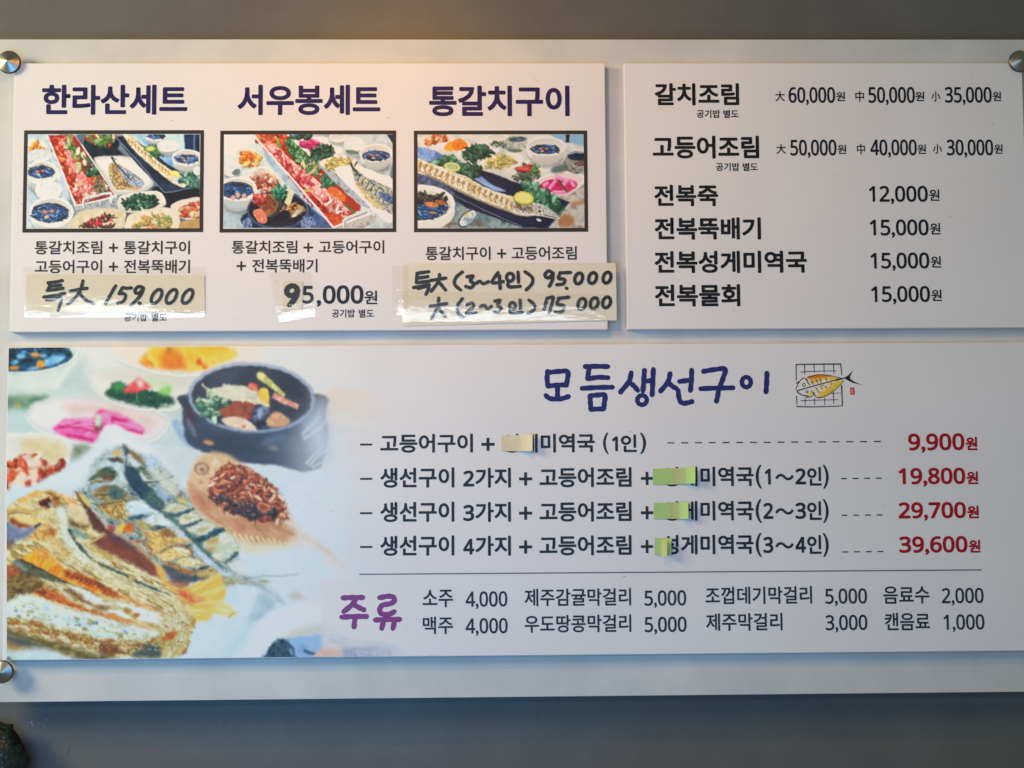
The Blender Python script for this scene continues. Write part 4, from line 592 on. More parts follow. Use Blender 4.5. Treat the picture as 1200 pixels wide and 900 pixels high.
    p.bits([(450, 130), (520, 140), (555, 210), (520, 260), (470, 200)], 60, [(50, 120, 70), (90, 160, 90), (30, 80, 50), (140, 190, 120)], 12, 26, 1.5, seed=13); p.bits([(530, 250), (600, 220), (660, 280), (630, 330), (570, 310)], 56, [(226, 220, 170), (60, 120, 70), (200, 190, 130), (30, 90, 56)], 12, 26, 1.9, seed=14); p.bits([(660, 370), (720, 330), (755, 370), (720, 425)], 40, [(40, 110, 70), (90, 160, 110), (30, 80, 54)], 12, 26, 1.4, seed=15)
    p.fill([(700, 420), (740, 415), (805, 460), (800, 505), (720, 465)], [(236, 130, 60), (214, 96, 40), (246, 170, 100)], blur=.7, sc=4); p.line([(545, 435), (600, 440)], 16, 10, (190, 190, 90)); p.line([(800, 520), (870, 575)], 14, 16, (90, 120, 60)); p.fill([(830, 470), (900, 530), (880, 560), (830, 510)], (170, 50, 30), blur=1); p.fill([(680, 585), (770, 580), (790, 630), (730, 655)], [(190, 60, 30), (226, 100, 50)], sc=3)
    p.line([(452, 92), (700, 310), (1000, 560)], 10, 12, (232, 236, 234)); p.fill([(620, 245), (740, 330), (1000, 555), (960, 560), (760, 400)], [(150, 160, 166), (190, 198, 202), (120, 132, 140)], blur=.9, sc=6); p.line([(246, 96), (480, 360), (735, 660)], 11, 12, (236, 240, 238))
    p.fill([(735, 660), (1000, 560), (995, 625), (900, 670), (760, 670)], [(170, 166, 150), (206, 202, 186), (140, 138, 128)], blur=.7, smooth=False, sc=4); p.line([(735, 658), (1000, 562)], 10, 10, (238, 240, 236)); p.line([(800, 660), (796, 625), (820, 602), (940, 556), (972, 550), (978, 590)], 18, 16, (222, 222, 214)); p.line([(806, 660), (806, 628), (826, 612), (944, 566)], 5, 5, (120, 116, 104))
    # right-hand dishes
    p.fill([(490, 125), (560, 110), (690, 105), (700, 150), (640, 190), (560, 185)], (232, 230, 220), blur=.7); p.bits([(535, 155), (590, 125), (650, 135), (660, 160), (590, 178)], 34, [(226, 50, 120), (240, 110, 160), (190, 30, 90)], 12, 26, 1.9, seed=16, ang=20); p.bits([(480, 95), (580, 92), (580, 112), (490, 112)], 22, GREENS, 12, 24, 1.7, seed=17)
    p.fill([(580, 210), (600, 180), (720, 145), (785, 170), (780, 205), (700, 245), (620, 250)], (236, 232, 222), blur=.7, gl=-.1); p.bits([(596, 205), (640, 175), (700, 162), (738, 195), (700, 228), (630, 236)], 80, GREENS, 12, 26, 1.8, seed=18); p.dish(760, 110, 54, 30, 26, wall=(190, 196, 190))
    p.fill([(650, 270), (700, 235), (830, 218), (880, 245), (850, 290), (750, 320), (700, 305)], (236, 232, 218), blur=.7, gl=-.1); p.bits([(680, 270), (730, 245), (810, 240), (850, 265), (800, 300), (720, 305)], 80, [(226, 200, 110), (206, 180, 90), (160, 160, 70), (240, 226, 160)], 10, 20, 1.8, seed=19)
    p.dish(862, 150, 64, 44, 50, wall=(190, 200, 196)); p.ell(862, 140, 56, 30, [(240, 240, 236), (216, 222, 218)], sc=2); p.ell(850, 200, 40, 14, (70, 100, 90), 10, a=.7); p.dish(995, 205, 102, 58, 62); soup(p, 995, 222, 86, 32, 20)
    p.fill([(745, 320), (800, 280), (900, 285), (1010, 330), (1100, 380), (1100, 610), (1040, 612), (900, 480)], [(232, 232, 226), (244, 242, 236)], blur=.8, sc=9); p.fill([(1090, 290), (1100, 270), (1100, 360), (1080, 340)], (110, 130, 140), blur=1)
    p.fill([(845, 290), (870, 300), (930, 350), (1020, 390), (1100, 440), (1100, 575), (1060, 560), (1010, 540), (930, 470), (870, 390)], [(70, 84, 96), (150, 164, 170), (214, 206, 166), (110, 110, 90), (226, 222, 196)], blur=.7, sc=2.6, ang=40, st=2)
    p.fill([(860, 380), (930, 440), (1000, 500), (1040, 545), (1000, 545), (920, 470)], [(200, 170, 96), (236, 220, 170), (150, 120, 60)], blur=1, sc=2.4, ang=50)
    for k in range(8): x, y = 880+k*27, 345+k*21; p.line([(x, y+35), (x+10, y+10), (x+26, y-12)], 5, 3, (30, 36, 44), blur=.5); p.line([(x+8, y+38), (x+18, y+14), (x+32, y-6)], 5, 3, (226, 222, 196), blur=.5, a=.8)
    p.line([(840, 265), (855, 300), (900, 350)], 14, 8, (40, 44, 46)); p.line([(880, 255), (862, 290)], 9, 6, (60, 60, 56)); p.fill([(1010, 440), (1100, 480), (1100, 520), (1040, 490)], [(40, 70, 120), (110, 140, 180)], blur=1, sc=3)
    p.warp(.7, 4); p.grain(.03); return p

def paint_grill():
    p = Print(488.5, 157.6, 685.3, 267.2, .55, (206, 208, 196)); p.frame(470, 140, 5.217); p.bit = .75
    p.fill([(90, 90), (1130, 90), (1130, 260), (700, 300), (90, 200)], [(214, 212, 196), (226, 224, 210), (196, 196, 182)], blur=3, sc=14); p.fill([(900, 90), (1130, 90), (1130, 165), (1000, 140)], (140, 180, 206), blur=1.2, smooth=False); p.line([(1020, 90), (1016, 140)], 22, 20, (36, 30, 34))
    p.fill([(90, 360), (400, 480), (900, 640), (1130, 480), (1130, 670), (90, 670)], [(80, 112, 122), (120, 146, 146), (160, 176, 166), (64, 90, 100)], blur=3, sc=9); p.fill([(960, 420), (1130, 380), (1130, 670), (900, 670), (1000, 560)], [(176, 176, 160), (206, 200, 184), (150, 140, 120)], blur=2.5, sc=8); p.ell(1010, 620, 50, 40, (170, 100, 50), blur=3, a=.8); p.ell(1080, 510, 40, 14, (190, 120, 60), blur=2.5, a=.7); p.ell(290, 640, 60, 14, (130, 90, 60), blur=2, a=.7); p.ell(470, 640, 50, 14, (130, 90, 50), blur=2, a=.6)
    # plate
    p.fill([(90, 190), (200, 200), (480, 300), (1030, 505), (900, 665), (740, 660), (400, 540), (90, 350)], [(16, 20, 44), (30, 38, 66), (22, 26, 50)], blur=.8, smooth=False, sc=12)
    p.fill([(90, 165), (160, 175), (400, 260), (540, 390), (430, 350), (250, 270), (90, 245)], [(90, 130, 200), (150, 180, 226), (70, 104, 170)], blur=1, sc=7, smooth=False); p.fill([(430, 350), (560, 400), (640, 440), (560, 430)], (150, 180, 220), blur=1.2); p.line([(90, 345), (300, 450), (500, 550), (740, 655)], 4, 4, (150, 170, 200), a=.8, blur=.6); p.line([(94, 375), (240, 440)], 20, 10, [(40, 44, 56), (100, 104, 110)], sc=2); p.fill([(94, 330), (200, 360), (330, 450), (260, 440), (94, 370)], [(50, 60, 90), (110, 126, 160)], sc=2, blur=1); p.fill([(930, 610), (1030, 505), (900, 662)], (60, 80, 120), blur=1, smooth=False)
    # bowls behind
    p.fill([(100, 120), (160, 100), (300, 105), (320, 150), (230, 170), (130, 160)], (226, 222, 206), blur=.7); p.bits([(140, 135), (180, 100), (260, 96), (300, 110), (240, 145), (160, 148)], 44, [(200, 80, 40), (226, 120, 60), (240, 180, 130)], 10, 24, 1.6, seed=2)
    p.fill([(205, 165), (260, 140), (400, 130), (420, 180), (330, 215), (250, 215)], (230, 226, 212), blur=.7, gl=-.1); p.fill([(262, 180), (290, 140), (320, 135), (335, 170), (310, 195)], [(250, 180, 60), (240, 150, 40)], sc=4); p.fill([(315, 140), (360, 118), (410, 155), (390, 180), (330, 190)], [(230, 110, 30), (244, 140, 50), (210, 90, 24)], sc=4)
    p.fill([(335, 210), (390, 180), (480, 140), (600, 150), (590, 200), (500, 245), (400, 265), (350, 245)], (234, 230, 218), blur=.7, gl=-.12); p.bits([(372, 215), (420, 180), (490, 155), (555, 205), (500, 225), (420, 240)], 110, GREENS, 12, 26, 1.8, seed=3)
    p.fill([(470, 275), (530, 240), (680, 205), (745, 235), (720, 280), (620, 320), (540, 325), (480, 300)], (236, 232, 218), blur=.7, gl=-.12); p.bits([(515, 270), (570, 235), (640, 220), (700, 255), (640, 285), (560, 295)], 110, [(226, 196, 100), (240, 214, 130), (206, 176, 80), (150, 160, 80)], 8, 18, 1.9, seed=4)
    p.fill([(630, 330), (680, 285), (800, 245), (900, 260), (920, 300), (860, 360), (760, 385), (660, 370)], (230, 224, 208), blur=.7, gl=-.12); p.fill([(645, 330), (690, 292), (800, 256), (890, 268), (905, 295), (840, 345), (720, 365)], [(240, 236, 222), (222, 214, 196)], blur=.7, sc=6); p.bits([(672, 345), (720, 300), (800, 270), (850, 340), (780, 370), (710, 365)], 110, [(60, 76, 56), (90, 110, 76), (40, 50, 40), (130, 140, 110)], 8, 18, 1.9, seed=5); p.bits([(720, 300), (760, 285), (790, 290), (760, 315)], 12, [(210, 30, 36), (230, 60, 60)], 12, 26, 2, seed=6, ang=10); p.bits([(790, 290), (820, 278), (845, 310), (810, 320)], 22, [(110, 160, 80), (70, 120, 60)], 8, 18, 1.6, seed=7)
    p.fill([(815, 400), (860, 350), (990, 315), (1110, 340), (1125, 380), (1060, 440), (980, 470), (900, 450)], (236, 226, 214), blur=.7, gl=-.1); p.fill([(830, 395), (870, 358), (990, 325), (1100, 350), (1090, 390), (980, 440), (880, 430)], [(232, 206, 196), (240, 222, 212)], blur=.8, sc=6); p.fill([(850, 410), (900, 370), (1040, 370), (1075, 405), (1000, 452), (900, 440)], [(196, 20, 70), (226, 60, 110)], blur=.8, sc=4)
    for a in ([(905, 425), (950, 370)], [(945, 350), (1015, 375)], [(990, 400), (1030, 365)], [(930, 445), (1005, 445)], [(870, 410), (900, 385)], [(1040, 380), (1060, 410)]): p.line(a, 24, 20, (240, 130, 180)); p.line([(x-3, y-5) for x, y in a], 8, 6, (250, 196, 220), a=.8)
    p.line([(965, 370), (990, 410), (1020, 445)], 13, 8, (50, 90, 40))
    p.dish(590, 115, 70, 30, 30, wall=(206, 208, 196)); p.bits([(560, 140), (620, 135), (630, 160), (580, 158)], 14, [(60, 90, 70), (110, 130, 110)], 10, 20, 1.6, seed=8); p.ell(700, 150, 74, 50, [(150, 160, 146), (206, 206, 190), (90, 110, 100)], sc=4); p.ell(715, 122, 56, 16, [(30, 44, 56), (110, 130, 140)], -4, sc=3); p.ell(735, 185, 30, 18, (206, 210, 196), a=.8); p.ell(700, 190, 40, 12, (80, 96, 76), a=.8)
    p.dish(885, 165, 122, 60, 70, wall=(222, 220, 204)); soup(p, 880, 182, 88, 28, 9)
    p.ell(1075, 265, 80, 70, [(110, 116, 104), (176, 172, 156), (70, 80, 80)], sc=4); p.ell(1085, 225, 70, 28, [(14, 24, 40), (40, 60, 90)], 3, sc=4); p.line([(1020, 212), (1070, 202), (1120, 206)], 6, 5, (190, 206, 220)); p.ell(1100, 270, 40, 16, (110, 60, 50), a=.7); p.fill([(920, 300), (1000, 270), (1020, 310), (940, 330)], (70, 90, 84), blur=2.5, a=.8)
    # lettuce and fish
    p.bits([(200, 265), (290, 230), (350, 250), (380, 300), (300, 290)], 50, [(60, 120, 80), (100, 160, 120), (40, 90, 64)], 12, 28, 1.5, seed=10); p.bits([(360, 290), (430, 280), (480, 295), (460, 345), (390, 335)], 50, [(40, 90, 60), (70, 130, 90), (30, 66, 48)], 12, 28, 1.5, seed=11); p.bits([(740, 400), (800, 385), (880, 440), (960, 480), (985, 540), (940, 570), (860, 510), (780, 460)], 110, [(70, 140, 96), (110, 176, 130), (40, 100, 70), (30, 76, 56)], 14, 34, 1.5, seed=12)
    p.ell(312, 290, 54, 30, (150, 160, 50), 10); p.ell(312, 288, 47, 25, (232, 230, 170), 10); p.ell(312, 288, 38, 19, [(150, 170, 90), (200, 206, 140)], 10, sc=3)
    p.fill([(94, 240), (180, 265), (300, 310), (400, 350), (480, 395), (580, 440), (680, 470), (780, 500), (880, 530), (970, 600), (930, 605), (850, 590), (740, 590), (640, 560), (540, 520), (420, 470), (300, 410), (180, 350), (94, 320)], [(226, 216, 180), (246, 242, 222), (206, 190, 140), (240, 234, 206)], blur=.7, sc=3.4, ang=22, st=1.8)
    p.fill([(94, 305), (240, 370), (400, 450), (560, 520), (740, 588), (640, 562), (420, 475), (200, 365)], [(110, 96, 70), (170, 160, 130), (80, 76, 66)], blur=1.2, sc=2.4, a=.85)
    R = np.random.RandomState(3)
    for k in range(19):
        x = 115+k*33; y = 275+k*14.2; p.line([(x+8, y-16), (x-2, y+8), (x+2, y+36)], 13, 5, (176, 120, 40), blur=.7, a=.8); p.line([(x+12, y-10), (x+4, y+12)], 6, 3, (90, 56, 30), blur=.5, a=.7)
        for j in range(4): p.ell(x+R.randn()*12, y+R.rand()*50-8, 5, 4, (130, 90, 40), blur=.5, a=.6)
    p.fill([(690, 490), (780, 500), (880, 530), (968, 600), (900, 600), (820, 580), (740, 575), (690, 545)], [(206, 206, 196), (160, 160, 150), (236, 232, 220), (120, 116, 110)], blur=.8, sc=2.6); p.ell(848, 560, 15, 13, (226, 220, 190)); p.ell(848, 561, 9, 8, (40, 50, 40)); p.line([(870, 580), (920, 595), (960, 602)], 5, 3, (80, 76, 70)); p.bits([(690, 500), (800, 515), (820, 560), (720, 560)], 20, [(130, 100, 70), (190, 150, 90), (90, 80, 80)], 8, 18, 1.8, seed=14); p.ell(842, 614, 16, 7, (226, 232, 236), 25)
    p.ell(750, 482, 64, 40, (150, 160, 40), 8); p.ell(750, 478, 60, 37, (214, 212, 70), 8); p.ell(748, 480, 50, 29, (236, 234, 170), 8); p.ell(748, 480, 42, 23, [(226, 222, 110), (240, 236, 150)], 8, sc=3)
    # soup bowl and spoon in front
    p.ell(110, 560, 226, 120, (60, 70, 70), blur=3, a=.5); p.ell(110, 560, 220, 128, (226, 224, 206)); p.ell(120, 515, 212, 116, (244, 240, 226)); p.ell(118, 525, 190, 96, (222, 214, 190)); soup(p, 115, 535, 176, 82, 13, False); p.bits([(96, 455), (240, 460), (270, 500), (200, 500), (96, 490)], 40, [(40, 40, 36), (24, 36, 50), (66, 60, 50)], 14, 30, 1.8, seed=15); p.ell(185, 520, 42, 16, [(190, 100, 50), (226, 150, 100)], 8, sc=2); p.ell(240, 507, 34, 15, [(200, 120, 60), (150, 76, 40)], 12, sc=2); p.ell(195, 570, 24, 7, (200, 130, 80))
    p.fill([(300, 668), (345, 640), (365, 655), (330, 670)], (150, 150, 140)); p.ell(405, 605, 70, 36, (40, 50, 56), -42); p.ell(408, 604, 64, 30, [(190, 204, 206), (230, 236, 232), (120, 146, 156)], -42, sc=5); p.ell(400, 580, 22, 9, (226, 190, 90), -40, a=.9, blur=1); p.ell(420, 622, 26, 12, (150, 170, 180), -42, blur=1.5)
    p.warp(.7, 4); p.grain(.03); return p
# ---------------------------------------------------------------- materials
M_wall = node_mat('grey_wall_paint', (.122, .118, .112), .42, noise=(14, (.142, .138, .132), 9), bump=(420, .16, .001))
M_back = node_mat('marbled_sheet', (.575, .58, .57), .45, spec=.3, noise=(9, (.695, .69, .675), 9), bump=(40, .05, .001))
PAPER = np.array((.86, .825, .825))
M_panel = node_mat('white_print_board', tuple(PAPER), .5, spec=.3, smudge=True, bump=(900, .03, .0002))
M_print = node_mat('printed_colour', (1, 1, 1), .5, spec=.3, attr='ink')
M_navy = node_mat('navy_ink', (.018, .012, .10), .55, spec=.25)
M_black = node_mat('black_ink', (.012, .012, .014), .55, spec=.25)
M_brown = node_mat('brown_black_ink', (.040, .033, .030), .55, spec=.25)
M_slate = node_mat('slate_ink', (.026, .034, .050), .55, spec=.25)
M_royal = node_mat('royal_blue_ink', (.022, .030, .165), .55, spec=.25)
M_red = node_mat('red_ink', (.44, .008, .012), .55, spec=.25)
M_plum = node_mat('plum_ink', (.26, .065, .27), .55, spec=.25)
M_frame = node_mat('dark_border_ink', (.040, .034, .032), .55, spec=.25)
M_rule = node_mat('grey_rule_ink', (.16, .13, .15), .5)
M_marker = node_mat('black_marker', (.010, .009, .010), .35, noise=(60, (.03, .028, .03), 3))
M_cream = node_mat('cream_slip_paper', (.78, .71, .57), .5, noise=(14, (.82, .76, .63), 4), bump=(60, .12, .001))
M_beige = node_mat('beige_tape_paper', (.74, .64, .42), .7, noise=(30, (.80, .71, .50), 4))
M_green = node_mat('green_note_paper', (.42, .66, .20), .7, noise=(22, (.48, .71, .26), 4))
M_olive = node_mat('yellowed_note_paper', (.50, .56, .20), .7, noise=(30, (.56, .60, .26), 4))
M_steel = node_mat('turned_steel', (.44, .41, .36), .33, metal=1., bump=(400, .05, .0003))
M_steel_side = node_mat('dark_steel_rim', (.10, .095, .085), .35, metal=1.)
M_leaf = node_mat('dark_leaf', (.006, .016, .011), .34, noise=(50, (.018, .038, .028), 4), bump=(90, .25, .002))
M_stem = node_mat('brown_stalk', (.006, .003, .0015), .9)
M_scuff = node_mat('pale_scuff', (.30, .33, .37), .6)
M_dirt = node_mat('dirt_specks', (.10, .085, .07), .8)
def tape_mat():
    m = bpy.data.materials.new('clear_tape'); m.use_nodes = True; nt = m.node_tree; nt.nodes.remove(nt.nodes['Principled BSDF'])
    out = nt.nodes['Material Output']; mix = nt.nodes.new('ShaderNodeMixShader'); tr = nt.nodes.new('ShaderNodeBsdfTransparent'); gl = nt.nodes.new('ShaderNodeBsdfGlossy')
    tr.inputs['Color'].default_value = (.99, .978, .955, 1); gl.inputs['Roughness'].default_value = .06
    mix.inputs['Fac'].default_value = .038
    tc = nt.nodes.new('ShaderNodeTexCoord'); bs = None
    for sc, st, di in ((30, .14, .0012), (120, .06, .0004)):
        n = nt.nodes.new('ShaderNodeTexNoise'); n.inputs['Scale'].default_value = sc; n.inputs['Detail'].default_value = 3
        mp = nt.nodes.new('ShaderNodeMapping'); mp.inputs['Scale'].default_value = (.55, 1, 1.3)
        nt.links.new(tc.outputs['Object'], mp.inputs['Vector']); nt.links.new(mp.outputs['Vector'], n.inputs['Vector'])
        b = nt.nodes.new('ShaderNodeBump'); b.inputs['Strength'].default_value = st; b.inputs['Distance'].default_value = di
        nt.links.new(n.outputs['Fac'], b.inputs['Height'])
        if bs: nt.links.new(bs.outputs['Normal'], b.inputs['Normal'])
        bs = b
    nt.links.new(bs.outputs['Normal'], gl.inputs['Normal'])
    nt.links.new(tr.outputs[0], mix.inputs[1]); nt.links.new(gl.outputs[0], mix.inputs[2]); nt.links.new(mix.outputs[0], out.inputs['Surface'])
    return m
M_tape = tape_mat()

# ---------------------------------------------------------------- wall and boards
ZW, ZB = -.054, -.0125
wall = slab('wall', -2.2, 2.2, -1.5, 1.6, ZW-.05, ZW, 0, M_wall, kind='structure')
wall['label'] = 'grey painted wall behind the menu boards'
k = Ink(ZW+.0003)
def on_wall(pts, w):                                                # small scratches in the paint
    for a, b in zip(pts[:-1], pts[1:]):
        x, y = at([a[0], b[0]], [a[1], b[1]], ZW); k.pen(np.stack([x, y], 1), [(0, 1)], w/2000)
on_wall([(36.5, 845.5), (37.5, 849)], 1.3); on_wall([(37.6, 848), (38.2, 851)], 1.0); on_wall([(33, 846), (34, 851)], .5); on_wall([(34.5, 846.4), (40, 845)], .5); on_wall([(55, 843.4), (55.6, 844)], 1.2)
on_wall([(51, 847), (53, 853)], .4); on_wall([(45, 846), (46, 850)], .3); on_wall([(75, 822), (66, 835)], .3)
k.make('scuff_mark', M_scuff, wall)
k = Ink(ZW+.0004); on_wall([(82, 877), (79.5, 881)], .7); on_wall([(79.6, 882), (79, 884.5)], 1.4); on_wall([(263, 844.5), (262, 849)], .6); on_wall([(198, 38), (200, 43)], .4); on_wall([(629, 836), (631, 840)], .7)
k.make('dirt_mark', M_dirt, wall)

bx0, bx1 = float(at(-22, 450, ZB)[0]), float(at(1232, 450, ZB)[0])
back = thing('backing_board', 'large pale marbled sheet fixed to the grey wall, carrying the three white menu boards', 'board', (bx0+bx1)/2, -.2686, ZB)
slab('sheet', bx0, bx1, -.2690, .5130, ZB-.005, ZB, .0006, M_back, back)
R = np.random.RandomState(2)
def specks(parent, x0, x1, y0, y1, n, z, seed, big=1.):
    R = np.random.RandomState(seed); k = Ink(z)
    for i in range(n):
        c = np.array([x0+R.rand()*(x1-x0), y0+R.rand()*(y1-y0)]); r = (.00022+.00035*R.rand()**3)*big; t = np.arange(6)*np.pi/3
        k.put(np.stack([c[0]+r*np.cos(t)*(1+.6*R.rand()), c[1]+r*np.sin(t)], 1), [tuple(range(6))])
    k.make('dirt_specks', M_dirt, parent)['kind'] = 'stuff'
specks(back, bx0+.01, bx1-.01, -.262, .505, 60, ZB+.0001, 3)

X1a, X1b, X2a, X2b, X3a, X3b = -.5560, .1444, .1674, .6473, -.5572, .6560
YT, YB, PT, PB = .4798, .1600, .1424, -.2194
G = 'white printed menu boards'
p1 = thing('menu_board', 'white menu board with three framed food photos under dark blue headings', 'menu board', (X1a+X1b)/2, YB, 0, G)
p2 = thing('menu_board', 'white menu board without pictures, black dish names and prices beside the framed food photos', 'menu board', (X2a+X2b)/2, YB, 0, G)
p3 = thing('menu_board', 'wide white menu board with large grilled fish photo and red prices along the bottom', 'menu board', (X3a+X3b)/2, PB, 0, G)
for p, (a, b, c, d), sd in ((p1, (X1a, X1b, YB, YT), 5), (p2, (X2a, X2b, YB, YT), 6), (p3, (X3a, X3b, PB, PT), 7)):
    slab('sheet', a, b, c, d, -.0121, 0, .0007, M_panel, p)
    specks(p, a+.01, b-.01, c+.01, d-.01, 34, .0009, sd)

# ---------------------------------------------------------------- printed pictures
def picture(pr, white, parent, name, lift=.00007):
    U, W = np.meshgrid(pr.x, pr.y); x, y = at(U.ravel(), W.ravel()); nx, ny = pr.nx, pr.ny
    if name == 'fish_photo':                                          # the picture runs out to the edges of its board
        x = np.clip(x, X3a+.0008, None); y = np.clip(y, PB+.0008, PT-.0008)
    alb = np.clip(lin(pr.im.reshape(-1, 3))/lin(np.array(white)/255.)*PAPER, .006, .93)
    if hasattr(pr, 'fade'): f = pr.fade.ravel()[:, None]; alb = alb*(1-f)+PAPER*f
    o0 = np.array(origin(parent)); V = np.stack([x, np.full_like(x, -lift), y+1.5], 1)-o0
    j, i = np.meshgrid(np.arange(ny-1), np.arange(nx-1), indexing='ij'); a = (j*nx+i).ravel()
    if hasattr(pr, 'fade'): g = pr.fade; a = a[(np.minimum(np.minimum(g[:-1, :-1], g[1:, :-1]), np.minimum(g[:-1, 1:], g[1:, 1:])) < .995).ravel()]   # no ink where the paper is bare
    F = np.stack([a, a+nx, a+nx+1, a+1], 1).astype(np.int32)
    me = bpy.data.meshes.new(name); me.vertices.add(len(V)); me.vertices.foreach_set('co', V.astype(np.float32).ravel())
    me.loops.add(F.size); me.loops.foreach_set('vertex_index', F.ravel()); me.polygons.add(len(F)); me.polygons.foreach_set('loop_start', np.arange(len(F), dtype=np.int32)*4)
    me.update(calc_edges=True); at_ = me.color_attributes.new('ink', 'FLOAT_COLOR', 'POINT')
    at_.data.foreach_set('color', np.concatenate([alb, np.ones((len(alb), 1))], 1).astype(np.float32).ravel()); me.materials.append(M_print)
    o = bpy.data.objects.new(name, me); C.objects.link(o); o.parent = parent; return o
picture(paint_big(), (216, 219, 226), p3, 'fish_photo')
for pr, (a, b, c, d) in ((paint_feast(), (28.4, 152.8, 238.1, 272)), (paint_braise(), (258.2, 153.2, 464.4, 272)), (paint_grill(), (485, 153.2, 689.3, 271.6))):
    ph = picture(pr, (226, 217, 208), p1, 'food_photo')
    fx, fy = at([a, b, c, d][::2], [b, d]); ox0, ox1, oy1, oy0 = fx[0], fx[1], fy[0], fy[1]
    w = .0043; k = Ink(.00024)
    for q in ((ox0, oy0, ox0+w, oy1), (ox1-w, oy0, ox1, oy1), (ox0+w, oy1-w*1.05, ox1-w, oy1), (ox0+w, oy0, ox1-w, oy0+w*1.05)): k.put([(q[0], q[1]), (q[2], q[1]), (q[2], q[3]), (q[0], q[3])], [(0, 1, 2, 3)])
    k.make('border', M_frame, ph)

# ---------------------------------------------------------------- lettering: board with three photos
T = lambda *a, **k: Ink().text(*a, **k)
HB = .030
T('한라산세트', 49.2, 99.4, 219.6, 134.6, HB).make('heading', M_navy, p1)
T('서우봉세트', 278.4, 99.4, 445.6, 135, HB).make('heading', M_navy, p1)
T('통갈치구이', 502.8, 100.4, 667.4, 136.4, HB).make('heading', M_navy, p1)
DB = .018
k = Ink(); k.text('통갈치조림', 40.8, 282.3, 119.8, 298.2, DB).text('+', 127.5, 285, 138.3, 295.8, .01).text('통갈치구이', 145, 282.3, 222.6, 298.2, DB); k.make('dish_line', M_brown, p1)
k = Ink(); k.text('고등어구이', 40.8, 304.8, 119.6, 320.4, DB).text('+', 127.5, 307.2, 138.3, 318, .01).text('전복뚝배기', 145.4, 304.4, 222.6, 320.4, DB); k.make('dish_line', M_brown, p1)
k = Ink(); k.text('통갈치조림', 271.6, 282, 348.4, 297.5, DB).text('+', 355.6, 284.6, 367, 295.6, .01).text('고등어구이', 373.6, 281.8, 450.2, 297.3, DB); k.make('dish_line', M_brown, p1)
k = Ink(); k.text('+', 277.2, 306.2, 288.2, 317.4, .01).text('전복뚝배기', 295.6, 303.6, 372, 319.4, DB); k.make('dish_line', M_brown, p1)
k = Ink(); k.text('통갈치구이', 498.7, 289, 574.8, 305, DB).text('+', 582.5, 291.7, 593.2, 302.8, .01).text('고등어조림', 599.5, 288.8, 675.8, 304.8, DB); k.make('dish_line', M_brown, p1)
k = Ink(); k.text('5', 354.6, 334.6, 367.6, 356, .03, num=True).text(',', 371, 351.6, 376.4, 359.4, .03).text('000', 378.2, 334.4, 426, 356.2, .03, num=True).text('원', 427, 340.4, 442.2, 356.6, .02); k.make('price', M_slate, p1)
T('공기밥', 145.4, 367.4, 172.6, 376.6, .02).text('별도', 177.5, 367.4, 195.6, 376.6, .02).make('footnote', M_slate, p1)
T('공기밥', 389, 362.4, 415.8, 372.2, .02).text('별도', 420.4, 362.4, 438.2, 372.2, .02).make('footnote', M_slate, p1)

# ---------------------------------------------------------------- lettering: board of black dish names
NB = .030
for body, u0, v0, u1, v1 in (('갈치조림', 767.2, 97.6, 866, 123.6), ('고등어조림', 764.8, 159.2, 889.4, 186), ('전복죽', 766.6, 216.6, 841.4, 241.8), ('전복뚝배기', 767, 255, 891.6, 281), ('전복성게미역국', 767, 294.2, 945.4, 320.2), ('전복물회', 767.4, 333.4, 867.4, 359.4)):
    T(body, u0, v0, u1, v1, NB).make('dish_name', M_black, p2)
for u, v in ((816.2, 128.7), (838.8, 190.8)): T('공기밥', u, v, u+27.6, v+9.6, .02).text('별도', u+31.4, v, u+49.2, v+9.6, .02).make('footnote', M_black, p2)
for row in ((('大', 908.4, 106.8, 919.6, 118.8), ('60,000', 924, 102, 978.4, 120.8), ('원', 979.8, 107.6, 990.2, 118.6), ('中', 1002.2, 106.6, 1012.4, 119.2), ('50,000', 1017.6, 101.8, 1071.8, 120.8), ('원', 1072.6, 107.4, 1083, 118.6), ('小', 1091.4, 106.8, 1101.6, 118.8), ('35,000', 1107.2, 101.8, 1161.8, 120.6), ('원', 1163, 107.4, 1173, 118.6)),
            (('大', 909.6, 168.6, 921, 180.4), ('50,000', 926.2, 163.6, 980, 182.6), ('원', 981.4, 169.4, 991.6, 180.4), ('中', 1004, 168.4, 1013.6, 181), ('40,000', 1019.8, 163.4, 1074, 182.4), ('원', 1075, 169.2, 1085, 180.4), ('小', 1093.2, 168.4, 1103.6, 180.2), ('30,000', 1109.4, 163.4, 1163.6, 182.4), ('원', 1165, 169, 1174.8, 180.2))):
    for i in (0, 3, 6):
        k = Ink(); k.text(*row[i], .014); k.text(*row[i+1], .020, num=True); k.text(*row[i+2], .020); k.make('price', M_black, p2)
for body, u, v in (('12,000', 1018.2, 217.8), ('15,000', 1019.2, 257.2), ('15,000', 1020, 296), ('15,000', 1020.8, 335.2)):
    k = Ink(); k.text(body, u, v, u+68.8, v+19, .020, num=True).text('원', u+70.4, v+4.2, u+82.6, v+17.6, .018); k.make('price', M_black, p2)

